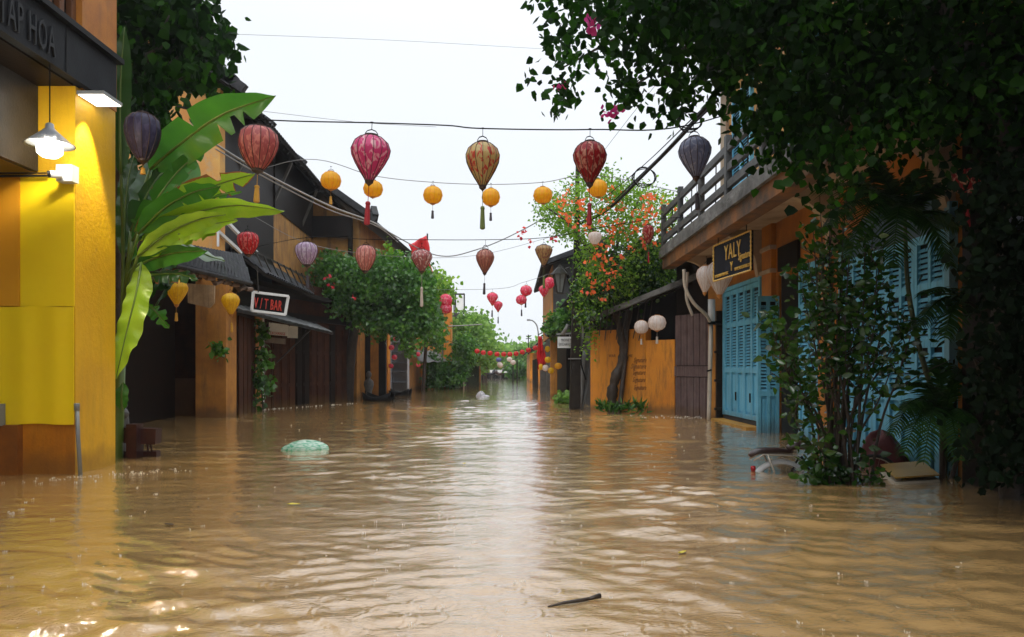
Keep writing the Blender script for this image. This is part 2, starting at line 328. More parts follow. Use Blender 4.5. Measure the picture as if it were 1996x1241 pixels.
def shutter_leaf(parent, p, u, n, x0, x1, z0, z1, zmid, cols=2, mat=None, name='shutter_leaf', dark=None, rails=(.62,)):
    mat = mat or M['blue']; p = Vector(p); f = MB(); w_ = x1-x0; st = .055; t = .045
    f.ob(p,u,n, x0+.004,x1-.004, -.03,.0, z0,z1)                      # backing panel
    for c in range(cols+1):
        a = x0+.004+(w_-.008-st)*c/cols; f.ob(p,u,n, a,a+st, .001,t, z0,z1)
    zr = [z0, zmid]+[zmid+(z1-zmid)*r for r in rails]+[z1-.09]
    for z in zr: f.ob(p,u,n, x0+.008,x1-.008, .001,t-.004, z,z+.09)
    o = f.build(name, mat, parent); s = MB()
    cw = (w_-.008-st)/cols
    for c in range(cols):
        a = x0+.004+st+cw*c; b = a+cw-st
        for k in range(1, len(zr)-1):
            z = zr[k]+.09
            while z+.045 < zr[k+1]:
                q = p+Vector(u)*a; r = p+Vector(u)*b; nn = Vector(n)
                s.add([q+nn*.038+Vector((0,0,z)), r+nn*.038+Vector((0,0,z)), r+nn*.006+Vector((0,0,z+.04)), q+nn*.006+Vector((0,0,z+.04)),
                       q+nn*.030+Vector((0,0,z-.004)), r+nn*.030+Vector((0,0,z-.004)), r+nn*.001+Vector((0,0,z+.032)), q+nn*.001+Vector((0,0,z+.032))],
                      [(0,1,2,3),(7,6,5,4),(0,4,5,1)])
                z += .058
        s.ob(p,u,n, a+.03,b-.03, .002,.02, z0+.13,zmid-.05)
    s.build('louvres', mat, o); d = MB()
    for c in range(cols):
        a = x0+.004+st+cw*c; b = a+cw-st
        for k in range(1, len(zr)-1): d.ob(p,u,n, a-.001,b+.001, .0005,.004, zr[k]+.09,zr[k+1]-.001)
    d.build('dark_gap', M['black'], o)
    return o
# ================= GROUND AND WATER =================
struct(MB().add([(-170,-60,-.55),(170,-60,-.55),(170,210,-.55),(-170,210,-.55)], [(0,1,2,3)]).build('ground', surf('street_paving', (.12,.11,.10), (.08,.075,.07)), at=(0,0,-.55)))
def water():
    ys = [-50, -8, -3, 0, 1.2, 2.0]; y = 2.6
    while y < 26: ys.append(y); y *= 1.0052
    while y < 90: ys.append(y); y *= 1.02
    ys += [110, 150, 200]
    Y = np.array(ys); t = np.linspace(-1, 1, 641); hw = np.maximum(1.6, Y*.70+.5)[:, None]
    X = t[None, :]*hw; outer = np.array([.02,.06,.15,.4,1.])[None, :]; ext = 165.0
    X = np.concatenate([(-hw-outer*(ext-hw))[:, ::-1], X, hw+outer*(ext-hw)], 1); Yg = np.repeat(Y[:, None], X.shape[1], 1)
    Z = np.zeros_like(X); r = np.random.default_rng(3)
    warp = .35*np.sin(.9*X+.6*Yg)+.3*np.sin(1.7*X-.8*Yg+1)
    for i in range(60):
        k = 7*math.exp(r.uniform(0, 2.3)); th = r.normal(math.pi/2, .42); a = .012/k**.9*r.uniform(.5, 1.3)*.72
        Z += a*np.sin(k*(np.cos(th)*X+np.sin(th)*(Yg+warp*.25))+r.uniform(0, 6.28))
    for i in range(70):                                    # gusts: short patches of steeper chop
        k = r.uniform(18, 46); th = r.normal(math.pi/2-.25, .5); cy = 3+14*r.random()**1.6; cx = r.uniform(-.7, .7)*cy; sg = r.uniform(.3, 1.0)
        Z += .0036/(k/18)*np.exp(-(((X-cx)/(sg*1.6))**2+((Yg-cy)/sg)**2))*np.sin(k*(np.cos(th)*X+np.sin(th)*Yg)+2*np.sin(3*X+i))
    mod = .35+.9*np.clip(np.sin(.55*X+.4*np.sin(.7*Yg)+1.2)*.5+.5+.35*np.sin(1.1*Yg+.8*X), 0, 1.3)
    side = .45+.65*np.clip(np.abs(X-.1)/1.5, 0, 1)
    inside = (np.abs(X) <= hw+.01).astype(float)
    fade = inside*np.clip((Yg-1.5)/1.5, 0, 1)*np.clip((60-Yg)/30, 0, 1)
    Z = Z*mod*side*fade*(1+.35*np.clip((Yg-6)/10, 0, 1))
    for i in range(150):                                   # rings left by raindrops
        cy = 3.0*math.exp(r.uniform(0, 1.5)); cx = r.uniform(-.62, .62)*cy; R0 = r.uniform(.03, .14)
        d = np.sqrt((X-cx)**2+(Yg-cy)**2); Z += .0022*np.exp(-((d-R0)/.02)**2)*np.sin((d-R0)*180+1)
    v = np.stack([X, Yg, Z], -1).reshape(-1, 3); nr, nc = X.shape
    idx = np.arange(nr*nc).reshape(nr, nc); q = np.stack([idx[:-1,:-1], idx[:-1,1:], idx[1:,1:], idx[1:,:-1]], -1).reshape(-1, 4)
    me = bpy.data.meshes.new('water'); me.vertices.add(len(v)); me.vertices.foreach_set('co', v.astype(np.float32).ravel())
    me.loops.add(q.size); me.loops.foreach_set('vertex_index', q.astype(np.int32).ravel()); me.polygons.add(len(q))
    me.polygons.foreach_set('loop_start', np.arange(0, q.size, 4, dtype=np.int32)); me.polygons.foreach_set('loop_total', np.full(len(q), 4, dtype=np.int32))
    me.polygons.foreach_set('use_smooth', np.ones(len(q), bool)); me.update(calc_edges=True)
    m, t, b, o = nodes('muddy_flood_water')
    tc = N(t, 'ShaderNodeTexCoord'); mp = N(t, 'ShaderNodeMapping'); mp.inputs['Scale'].default_value = (.5, 1, 1); t.links.new(tc.outputs['Object'], mp.inputs[0])
    n1 = N(t, 'ShaderNodeTexNoise', Scale=.7, Detail=5.0, Distortion=.6); t.links.new(mp.outputs[0], n1.inputs[0])
    mix = N(t, 'ShaderNodeMixRGB'); mix.inputs[1].default_value = (.49,.31,.125,1); mix.inputs[2].default_value = (.36,.215,.08,1); t.links.new(n1.outputs[0], mix.inputs[0])
    t.links.new(mix.outputs[0], b.inputs['Base Color']); b.inputs['Roughness'].default_value = .07; b.inputs['IOR'].default_value = 1.9
    mp2 = N(t, 'ShaderNodeMapping'); mp2.inputs['Scale'].default_value = (.55, 1, 1); t.links.new(tc.outputs['Object'], mp2.inputs[0])
    n2 = N(t, 'ShaderNodeTexNoise', Scale=13.0, Detail=5.0, Distortion=1.2); t.links.new(mp2.outputs[0], n2.inputs[0])
    n3 = N(t, 'ShaderNodeTexNoise', Scale=42.0, Detail=4.0, Distortion=2.0); t.links.new(mp2.outputs[0], n3.inputs[0])
    b1 = N(t, 'ShaderNodeBump', Strength=.22, Distance=.02); t.links.new(n2.outputs[0], b1.inputs['Height'])
    b2 = N(t, 'ShaderNodeBump', Strength=.5, Distance=.009); t.links.new(n3.outputs[0], b2.inputs['Height']); t.links.new(b1.outputs[0], b2.inputs['Normal'])
    t.links.new(b2.outputs[0], b.inputs['Normal']); b.inputs['Coat Weight'].default_value = 1; b.inputs['Coat Roughness'].default_value = .04; b.inputs['Coat IOR'].default_value = 1.6; t.links.new(b1.outputs[0], b.inputs['Coat Normal'])
    me.materials.append(m); ob = bpy.data.objects.new('water', me); C.objects.link(ob); struct(ob)
water()
def splashes():
    mb = MB(); m = surf('white_spray', (.85,.83,.78), (.8,.78,.7), rough=.1, bump=0); r = random.Random(11)
    def crown(x, y, s):
        n = r.choice((3,4,5,6))
        for j in range(n):
            a = r.uniform(0, 6.28); q = s*r.uniform(.3, 1); h = s*r.uniform(.2, 1.1)
            mb.tube([(x+q*math.cos(a), y+q*math.sin(a), 0), (x+q*1.15*math.cos(a), y+q*1.15*math.sin(a), h*.6), (x+q*1.25*math.cos(a), y+q*1.25*math.sin(a), h)], [s*.12, s*.1, s*.04], 4)
        if r.random() < .6: mb.lathe([(s*.05,0),(s*.16,s*.08),(s*.12,s*.2),(.001,s*.28)], 6, (x+r.gauss(0,s*.4), y+r.gauss(0,s*.4), h))
    for i in range(380):
        y = 3.0*math.exp(r.uniform(0, 2.2)); x = r.uniform(-.66, .62)*y
        if abs(x) > 4.3 and y > 8: continue
        crown(x, y, r.uniform(.004, .013)*(1+y*.04))
    for i in range(90):                                     # runoff from the eaves beside the yellow wall
        f = r.random(); crown(-4.75+1.15*f+r.gauss(0,.12), 7.35+.9*f+r.gauss(0,.07), r.uniform(.006, .016))
    for i in range(60): crown(3.6+r.gauss(0,.45), 17.0+r.gauss(0,.25), r.uniform(.01,.03))
    for i in range(50):
        f = r.random(); x, y, _ = G(520+180*f, 797-12*f); crown(x, y-.4, r.uniform(.015,.035))
    o = mb.build('rain_splash', m, at=(0,5,0)); tag(o, 'small white rain splashes scattered over the brown flood water', 'rain splashes', kind='stuff')
splashes()
# ================= NEAR LEFT SHOP =================
XL = -4.5
s1 = thing('shop_house', 'bright yellow shop building with black signboard at the left edge', 'building', (-5.2, 8.3, 0))
MB().box(-9, XL, 7.93, 8.73, -.55, 4.0).build('pillar_wall', M['yellow'], s1)
MB().box(XL-.9, XL+.01, 8.04, 8.74, 4.002, 8.2).build('upper_pillar', M['orange'], s1)
MB().box(-9, XL-.12, -3, 8.0, 4.5, 8.2).build('upper_wall', M['darkwood'], s1)
mb = MB()
for i in range(46): mb.box(XL-.11, XL-.05, 8.0-.05-i*.21, 8.0+.03-i*.21, 4.62, 7.6)
mb.box(XL-.11, XL-.03, -2, 8.03, 4.52, 4.61); mb.build('window_bars', surf('orange_brown_wood', (.16,.055,.012), (.08,.03,.01)), s1)
MB().box(-9, XL-.02, -3, 7.925, 4.0, 4.06).build('ceiling', M['darkwood'], s1)
mb = MB(); mb.box(-9, -8.8, -3, 7.92, -.5, 3.99); mb.box(-8.9, XL, -3.2, -3, -.5, 3.99); mb.build('back_wall', M['barwall'], s1)
MB().box(-4.95, -4.88, -2, 7.925, 3.12, 3.995).build('metal_fascia', M['metaldk'], s1)
sg = MB().box(XL-.06, XL+.08, -2, 8.6, 4.02, 4.5).build('signboard', M['signboard'], s1)
MB().box(XL-.10, XL+.14, -2, 8.66, 4.503, 4.56).build('sign_ledge', M['black'], s1)
for yy in (7.62,): MB().box(XL+.081, XL+.088, yy, yy+.03, 4.03, 4.49).build('sign_divider', M['black'], s1)
text('TAP HOA', .40, sg, M['letters'], (XL+.088, 6.60, 4.09), u=(0,1,0), sx=.45, ext=.012)
Yf = 7.93
def fr(px): return (px-CX)*Yf/F
def fz(py): return H+(HY-py)*Yf/F
p_ = MB().box(fr(42), fr(146), Yf-.02, Yf-.002, fz(597), fz(343)).build('upper_sheet', M['panel'], s1)
MB().box(fr(-60), fr(41), Yf-.03, Yf-.002, fz(597), fz(343)).build('door_panel', M['panel2'], s1)
mb = MB()
xa, xb, za, zb = fr(-60), fr(147.5), fz(826), fz(598)
nW = 60; rows = []
for r_ in range(2):
    z = (za, zb)[r_]; rows.append([(xa+(xb-xa)*i/nW, Yf-.045+.006*math.sin(i*.35)+(.01*math.sin(i/nW*3.1) if r_ == 0 else 0), z+(.006*math.sin(i*.2))) for i in range(nW+1)])
mb.grid(rows); sh = mb.build('lower_sheet', M['panel'], s1); sh.modifiers.new('s', 'SOLIDIFY').thickness = .012
MB().box(fr(-70), fr(147), Yf-.012, Yf-.001, -.5, za+.02).build('base_band', M['base'], s1)
MB().box(fr(-70), fr(46), Yf-.10, Yf-.013, -.5, za-.005).build('doorstep', surf('brown_step', (.30,.10,.015), (.20,.065,.012), rough=.4), s1)
MB().box(fr(-40), fr(18), Yf-.16, Yf-.06, fz(828), fz(786)).build('meter_box', M['grey'], s1)
mb = MB(); mb.tube([P(150,789,7.88), P(152,850,7.88), P(157,930,7.88)], .021, 10); mb.lathe([(.027,0),(.027,.07),(.024,.075)], 12, P(150,800,7.88)); 
tag(mb.build('pipe', M['grey'], smooth=True), 'short grey plastic pipe against the yellow wall corner at the water', 'pipe')
mb = MB(); mb.tube([P(-60,344,7.86), P(92,342,7.86)], .012, 8); mb.tube([P(-60,337,7.86), P(100,337,7.86)], .008, 8); mb.build('conduit', M['metaldk'], s1)
# pendant lamp
lp = P(97, 262, 7.35); t_ = thing('pendant_lamp', 'lit round grey pendant lamp shining under the shop ceiling', 'lamp', (lp[0], lp[1], lp[2]))
MB().lathe([(.02,.11),(.035,.10),(.04,.06),(.07,.03),(.20,-.085),(.222,-.095),(.222,-.10),(.195,-.088),(.06,.01),(.02,.03)], 32, lp).build('lamp_shade', surf('grey_enamel', (.25,.26,.27), (.2,.21,.22), rough=.3, bump=0), t_, True)
MB().lathe([(.05,-.02),(.10,-.075),(.115,-.12),(.11,-.18),(.07,-.215),(.001,-.225)], 24, lp).build('bulb', emit('lamp_glow', (1,.97,.86), 3), t_, True)
MB().tube([(lp[0],lp[1],lp[2]+.1), (lp[0],lp[1],4.0)], .006, 6).build('cord', M['wire'], t_)
def plight(name, loc, e, r=.08, col=(1,.86,.62)):
    l = bpy.data.lights.new(name, 'POINT'); l.energy = e; l.shadow_soft_size = r; l.color = col; o = bpy.data.objects.new(name, l); C.objects.link(o); return o
o = plight('bulb_light', (0,0,-.30), 150, .09, (1,.93,.78)); o.parent = t_
# flood light
fp = P(198, 196, 8.15); t_ = thing('flood_light', 'small flat white flood light on the corner of the yellow wall', 'lamp', fp)
mb = MB(); mb.box(fp[0]-.14, fp[0]+.14, fp[1]-.22, fp[1]+.16, fp[2]-.005, fp[2]+.03); mb.build('housing', M['grey'], t_)
MB().box(fp[0]-.13, fp[0]+.13, fp[1]-.21, fp[1]+.15, fp[2]-.012, fp[2]-.006).build('lens', emit('flood_glow', (1,.95,.85), 2.2), t_)
MB().tube([(fp[0]-.05,fp[1],fp[2]+.03), (XL-.02,fp[1],fp[2]+.12)], .012, 6).build('bracket', M['grey'], t_)
l = bpy.data.lights.new('flood_beam', 'SPOT'); l.energy = 150; l.spot_size = math.radians(62); l.spot_blend = .35; l.color = (1,.86,.5); l.shadow_soft_size = .05
o = bpy.data.objects.new('flood_beam', l); C.objects.link(o); o.parent = t_; o.location = (.02, -.02, -.03)
o.rotation_euler = (Vector((XL+.0, 8.0, 2.2))-Vector(fp)).to_track_quat('-Z', 'Y').to_euler()
# camera box
cp = P(130, 339, 7.85); t_ = thing('security_camera', 'white camera box with dark lens below the pendant lamp', 'security camera', cp)
MB().box(cp[0]-.075, cp[0]+.085, cp[1]-.06, cp[1]+.07, cp[2]-.085, cp[2]+.085).build('junction_box', M['white'], t_)
MB().tube([P(120,341,7.76), P(97,339,7.70)], .036, 14).build('camera_body', M['white'], t_)
MB().tube([P(99,339,7.70), P(92,339,7.685)], .033, 14).build('lens', M['black'], t_)
# ================= BANANA PLANT =================
bn = thing('banana_plant', 'large banana plant with long torn green leaves beside the yellow pillar', 'plant', (-4.85, 9.4, -.5))
def cm(pts, n):                                          # smooth curve through points
    pts = [Vector(p) for p in pts]; q = [pts[0]*2-pts[1]]+pts+[pts[-1]*2-pts[-2]]; out = []
    for i in range(n+1):
        s_ = i/n*(len(pts)-1); k = min(int(s_), len(pts)-2); f = s_-k; a, b, c, d = q[k:k+4]
        out.append(.5*((2*b)+(c-a)*f+(2*a-5*b+4*c-d)*f*f+(3*b-3*c+d-a)*f**3))
    return out
def bananamat(name, c1, c2, trans=.35):
    m, t, b, o = nodes(name); b.inputs['Roughness'].default_value = .22
    uv = N(t, 'ShaderNodeAttribute', attribute_name='lf'); w_ = N(t, 'ShaderNodeTexWave', Scale=9.0, Distortion=.6); w_.bands_direction = 'Y'
    t.links.new(uv.outputs['Vector'], w_.inputs[0]); tc = N(t, 'ShaderNodeTexCoord'); n1 = N(t, 'ShaderNodeTexNoise', Scale=3.0, Detail=4.0); t.links.new(tc.outputs['Object'], n1.inputs[0])
    ad = N(t, 'ShaderNodeMath', operation='MULTIPLY_ADD'); t.links.new(w_.outputs[1], ad.inputs[0]); ad.inputs[1].default_value = .3; t.links.new(n1.outputs[0], ad.inputs[2])
    r = N(t, 'ShaderNodeMapRange'); r.inputs[1].default_value = .35; r.inputs[2].default_value = .95; t.links.new(ad.outputs[0], r.inputs[0])
    mix = N(t, 'ShaderNodeMixRGB'); mix.inputs[1].default_value = c4(c1); mix.inputs[2].default_value = c4(c2); t.links.new(r.outputs[0], mix.inputs[0])
    sx = N(t, 'ShaderNodeSeparateXYZ'); t.links.new(uv.outputs['Vector'], sx.inputs[0])
    ab = N(t, 'ShaderNodeMath', operation='ABSOLUTE'); t.links.new(sx.outputs[0], ab.inputs[0]); lt = N(t, 'ShaderNodeMath', operation='LESS_THAN'); lt.inputs[1].default_value = .06; t.links.new(ab.outputs[0], lt.inputs[0])
    m3 = N(t, 'ShaderNodeMixRGB'); m3.inputs[2].default_value = (.30,.36,.10,1); t.links.new(lt.outputs[0], m3.inputs[0]); t.links.new(mix.outputs[0], m3.inputs[1])
    br = N(t, 'ShaderNodeMath', operation='GREATER_THAN'); br.inputs[1].default_value = 1.28; a2 = N(t, 'ShaderNodeMath', operation='ADD')
    t.links.new(ab.outputs[0], a2.inputs[0]); t.links.new(sx.outputs[2], a2.inputs[1])
    n5 = N(t, 'ShaderNodeTexNoise', Scale=7.0, Detail=3.0); t.links.new(tc.outputs['Object'], n5.inputs[0]); a3 = N(t, 'ShaderNodeMath', operation='MULTIPLY_ADD'); t.links.new(n5.outputs[0], a3.inputs[0]); a3.inputs[1].default_value = .9; t.links.new(a2.outputs[0], a3.inputs[2])
    a4 = N(t, 'ShaderNodeMath', operation='SUBTRACT'); a4.inputs[1].default_value = .45; t.links.new(a3.outputs[0], a4.inputs[0]); t.links.new(a4.outputs[0], br.inputs[0])
    m4 = N(t, 'ShaderNodeMixRGB'); m4.inputs[2].default_value = (.32,.10,.03,1); t.links.new(br.outputs[0], m4.inputs[0]); t.links.new(m3.outputs[0], m4.inputs[1])
    t.links.new(m4.outputs[0], b.inputs['Base Color']); tr = N(t, 'ShaderNodeBsdfTranslucent'); t.links.new(m4.outputs[0], tr.inputs[0])
    bp = N(t, 'ShaderNodeBump', Strength=.3, Distance=.01); t.links.new(w_.outputs[1], bp.inputs['Height']); t.links.new(bp.outputs[0], b.inputs['Normal'])
    ms = N(t, 'ShaderNodeMixShader'); ms.inputs[0].default_value = trans; t.links.new(b.outputs[0], ms.inputs[1]); t.links.new(tr.outputs[0], ms.inputs[2]); t.links.new(ms.outputs[0], o.inputs[0])
    return m
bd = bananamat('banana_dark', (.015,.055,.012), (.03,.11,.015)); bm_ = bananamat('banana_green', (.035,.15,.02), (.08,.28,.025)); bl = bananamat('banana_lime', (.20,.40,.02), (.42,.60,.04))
def bleaf(spine, width, side, mat, fold=.35, tears=(), brown=0.0, stalk=None, n=34, name='leaf', wl_=1.0, wr_=1.0):
    c = cm(spine, n); side = Vector(side).normalized(); K = 5; mb = MB(); at_ = []
    wid = lambda f: width*min(1, (f*5)**.6 if f < .2 else 1)*(1 if f < .55 else max(.0, 1-((f-.55)/.45)**2.2))+.004
    for sgn in (-1, 1):
        rows = []; cuts = [t for t in tears if (t > 0) == (sgn > 0)]
        for i, p in enumerate(c):
            f = i/n; d = (c[min(i+1,n)]-c[max(i-1,0)]).normalized(); s_ = (side-d*side.dot(d)).normalized(); nn = s_.cross(d)
            if nn.z < 0: nn = -nn
            sc_ = 1.0
            for tt in cuts:
                if abs(f-abs(tt)) < .02: sc_ = .25
            row = []
            for k in range(K+1):
                g = k/K*sc_; ww = wid(f)*(wr_ if sgn > 0 else wl_)
                q = p+s_*sgn*ww*g*math.cos(fold*1.0)-nn*ww*(g**1.5)*math.sin(fold)+nn*.014*math.sin(i*1.1+sgn)*g+d*ww*g*.25
                row.append(q); at_.append((sgn*k/K, f*6, brown))
            rows.append(row)
        mb.grid(rows)
    mb2 = mb.build(name, mat, bn, True)
    a = mb2.data.attributes.new('lf', 'FLOAT_VECTOR', 'POINT'); a.data.foreach_set('vector', np.array(at_, np.float32).ravel())
    st = MB(); pts = list(c[::4])+[c[-1]]; k = len(pts)
    st.tube(pts, [.016*(1-i/k)+.002 for i in range(k)], 6)
    if stalk: s2 = cm([Vector(q) for q in stalk]+[c[0]], 12); st.tube(s2, [.032-.015*i/12 for i in range(13)], 8)
    st.build('stalk', surf('banana_stalk', (.12,.20,.03), (.08,.13,.02), rough=.35, bump=.05) if 'stalkm' not in M else M['stalkm'], mb2, True)
M['stalkm'] = surf('banana_stalk', (.12,.20,.03), (.08,.13,.02), rough=.35, bump=.05)
B0 = (-4.85, 9.4, -.5); B1 = P(238, 640, 9.4); B2 = P(246, 560, 9.35)
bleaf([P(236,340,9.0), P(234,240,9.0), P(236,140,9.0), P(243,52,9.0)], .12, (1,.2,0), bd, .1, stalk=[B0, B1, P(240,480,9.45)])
bleaf([P(292,330,9.3), P(345,285,9.1), P(430,225,8.7), P(537,186,8.2)], .24, (.35,.55,-.75), bm_, .25, tears=(.72,.8,.62,-.5), stalk=[B0, B1, P(258,450,9.35)])
bleaf([P(262,440,9.5), P(300,400,9.6), P(345,360,9.7), P(386,318,9.8)], .26, (.7,.2,.6), bm_, .3, stalk=[B0, B1, P(250,520,9.4)])
bleaf([P(262,470,9.3), P(330,410,9.1), P(410,365,8.9), P(497,338,8.6)], .2, (.3,.7,-.6), bl, .2, tears=(.6,.7,.82,-.45,-.75), brown=.42, stalk=[B0, B1, P(248,540,9.35)])
bleaf([P(280,470,9.2), P(350,425,8.9), P(450,400,8.5), P(555,411,8.0)], .15, (.1,.6,-.6), bl, .45, stalk=[B0, B1, P(248,550,9.3)])
bleaf([P(285,500,9.1), P(330,465,8.9), P(390,442,8.7), P(462,428,8.4)], .16, (.1,.5,.7), bl, .2, tears=(.4,.65), brown=.1, stalk=[B0, B1, P(252,560,9.2)])
bleaf([P(262,520,9.2), P(300,503,9.0), P(345,492,8.8), P(405,488,8.6)], .13, (.1,.5,-.7), bm_, .4, stalk=[B0, B1, P(248,580,9.2)])
bleaf([P(276,512,9.0), P(266,570,8.9), P(246,650,8.85), P(226,738,8.9)], .17, (1,-.2,.1), bl, .2, stalk=[B0, B1, P(250,540,9.2)])
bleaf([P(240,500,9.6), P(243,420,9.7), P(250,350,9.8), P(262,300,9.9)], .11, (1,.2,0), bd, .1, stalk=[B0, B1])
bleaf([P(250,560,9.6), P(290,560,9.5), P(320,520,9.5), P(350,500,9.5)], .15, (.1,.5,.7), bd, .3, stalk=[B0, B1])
bleaf([P(239,800,9.3), P(237,775,9.3), P(240,745,9.35)], .075, (1,0,0), bm_, .1, n=12)
bleaf([P(350,470,9.6), P(380,486,9.5), P(410,500,9.4), P(438,508,9.3)], .11, (.2,.7,.3), bananamat('banana_pale_underside', (.30,.42,.34), (.38,.5,.42)), .15, n=16)
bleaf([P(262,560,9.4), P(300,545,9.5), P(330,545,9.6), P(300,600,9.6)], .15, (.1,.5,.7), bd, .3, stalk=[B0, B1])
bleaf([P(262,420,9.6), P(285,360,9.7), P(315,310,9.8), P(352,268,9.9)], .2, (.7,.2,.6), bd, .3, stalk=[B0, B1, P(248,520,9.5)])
bleaf([P(270,455,9.0), P(320,405,8.8), P(375,375,8.7), P(430,362,8.6)], .16, (.2,.7,-.6), bm_, .35, tears=(.5,.7,-.6), stalk=[B0, B1, P(248,540,9.3)])
bleaf([P(268,500,8.8), P(320,458,8.7), P(385,428,8.5), P(440,418,8.4)], .12, (.1,.6,-.6), bl, .3, tears=(.45,), brown=.15, stalk=[B0, B1, P(250,560,9.2)])
bleaf([P(285,470,9.5), P(330,440,9.6), P(372,430,9.7), P(420,445,9.7)], .17, (.1,.6,.6), bm_, .4, tears=(.6,-.7), stalk=[B0, B1, P(250,550,9.4)])
bleaf([P(238,700,9.5), P(252,640,9.6), P(262,590,9.7), P(268,545,9.7)], .12, (1,.2,0), bd, .2)
rb_ = random.Random(5)
for i, (x0, y0, x1, y1, Y1, wd, mt) in enumerate(((262,500,470,372,8.5,.11,bm_),(270,520,420,455,8.6,.12,bl),(258,470,398,300,9.2,.12,bm_),(266,540,385,545,8.9,.11,bd),(255,450,330,330,9.5,.13,bd),(275,500,520,402,8.3,.09,bl),(262,560,330,640,9.3,.10,bm_),(252,520,300,400,9.6,.12,bm_))):
    pts = [P(x0,y0,9.25), P(x0+(x1-x0)*.35,y0+(y1-y0)*.45-8,9.1), P(x0+(x1-x0)*.7,y0+(y1-y0)*.8-10,(9.1+Y1)/2), P(x1,y1,Y1)]
    bleaf(pts, wd, (rb_.uniform(-.1,.4), .6, rb_.choice((-.9,.9))), mt, rb_.uniform(.2,.5), tears=[rb_.choice((-1,1))*(.25+.1*j+rb_.random()*.05) for j in range(7)], brown=rb_.choice((0,.1,.3)), stalk=[B0, B1])
MB().tube([B0, (-4.83,9.4,.3), B1], [.09,.08,.05], 10).build('stem', M['stalkm'], bn, True)
# stone planter, dark red timber
mb = MB(); sp = G(240, 890)
mb.lathe([(.16,-.5),(.2,-.1),(.14,.1),(.10,.25),(.15,.38),(.14,.5),(.08,.62),(.02,.66)], 14, (-5.02,9.75,0), rf=lambda j: 1+.12*math.sin(j*2.7))
for a, b, c, r in ((.1,-.05,.52,.09),(-.08,0,.45,.1),(.13,0,.3,.08),(.02,-.1,.2,.1),(.08,.02,.62,.06)): mb.lathe([(.01,-r),(r*.8,-r*.5),(r,0),(r*.7,r*.6),(.01,r)], 9, (-5.02+a,9.75+b,c), rf=lambda j: 1+.15*math.sin(j*3.1))
o = mb.build('stone_lion', M['stone'], smooth=True); tag(o, 'weathered grey stone figure half hidden behind the yellow pillar', 'statue')
rk = thing('timber_stand', 'dark red wooden stand partly under water beside the yellow pillar', 'wooden stand', (-4.75, 9.6, -.3))
MB().beam(P(222,846,9.5), P(309,850,9.5), .16, .19).build('top_beam', M['redwood'], rk)
MB().box(P(252,0,9.4)[0], P(272,0,9.4)[0], 9.32, 9.5, -.5, P(0,826,9.4)[2]).build('post', M['redwood'], rk)
MB().beam(P(222,884,9.55), P(309,884,9.55), .12, .07).build('foot_beam', M['redwood'], rk)
mb = MB()
for x in (286, 293, 238): MB().beam(P(x,858,9.5), P(x+4,886,9.5), .018).build('bar', M['redwood'], rk)

# ================= SIDE HOUSE BEHIND PILLAR =================
h2 = thing('side_house', 'low dark plank house with black tiled roof behind the banana leaves', 'building', (-7.6, 12.5, 0))
MB().box(-10, -7.4, 8.75, 16.9, -.55, 4.0).build('wall', M['darkwood'], h2)
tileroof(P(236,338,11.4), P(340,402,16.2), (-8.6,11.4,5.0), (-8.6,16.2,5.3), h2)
mb = MB(); mb.box(-7.5,-7.3,13,13.15,-.5,4); mb.box(-8.7,-8.45,15.4,15.6,-.5,4); mb.build('post', M['black'], h2)
# ================= OCHRE HOUSE =================
h3 = thing('ochre_house', 'tall ochre house with weathered gable wall and black tiled eaves', 'building', (-7.5, 17, 0))
zg = lambda X: 6.98+(-5.75-X)*.72
poly = [(-13,17,3.1),(-6.45,17,3.1),(-6.45,17,zg(-6.45)-.16),(-9.5,17,zg(-9.5)-.16),(-13,17,zg(-6.1)-.16)]
MB().prism(poly, (0,.3,0)).build('gable_wall', M['ochre'], h3)
wall_line((-6.452,17.302), (-6.66,21.5), 3.1, zg(-6.6)-.12, .25).build('street_wall', M['darkwood'], h3); wall_line((-6.66,21.504), (-7.0,28.4), 3.1, zg(-6.6)-.12, .25).build('street_wall', M['ochredark'], h3)  # near stretch coloured dark wood to imitate the black eave shade
wall_line((-6.62,21.5), (-6.96,28.35), 5.55, zg(-6.6)-.14, .1).build('eave_shade_band', M['darkwood'], h3)  # dark strip set on the wall in place of shade under the eaves
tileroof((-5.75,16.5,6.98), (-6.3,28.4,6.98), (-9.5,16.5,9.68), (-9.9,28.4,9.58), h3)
mb = MB(); mb.beam((-5.72,16.47,7.05), (-9.5,16.47,9.78), .16, .2)
for yy in (16.5,19.6,23.2): 
    f = (yy-16.5)/11.9; xx = -5.75-.55*f
    MB().beam((xx-.2,yy,7.22), (xx-.75,yy,7.62), .22, .26).build('ridge_block', M['tile'], h3)
mb.build('verge', M['tile'], h3)
mb = MB()
for yy in np.arange(16.6, 28.3, .45):
    f = (yy-16.5)/11.9; mb.beam((-5.8-.55*f,yy,6.86), (-7.0,yy,7.72), .06, .1)
mb.build('rafters', M['soffit'], h3)
for yy in (18.4, 21.6, 25):
    f = (yy-16.5)/11.9; MB().beam((-5.95-.55*f,yy,6.85), (-6.62-.4*f,yy,5.5), .07).build('brace', M['concrete'], h3)
pz = MB(); pz.box(-6.97,-6.3,16.95,17.6,-.55,3.3); pz.build('pier', M['pier'], h3)
mb = MB(); mb.box(-8.55,-8.15,16.95,17.3,-.55,3.09); mb.box(-13,-8.9,16.95,17.25,-.55,3.09); mb.build('dark_post', M['black'], h3)
mb = MB(); mb.box(-10,-6.8,18.6,18.8,-.55,3.3); mb.box(-6.9,-6.85,17.6,18.6,-.5,3.3); mb.build('porch_recess', M['barwall'], h3)
MB().box(-8.12,-7.0,17.6,17.66,-.5,.85).build('flood_board', surf('brown_board', (.10,.045,.015), (.07,.03,.012), rough=.5), h3)
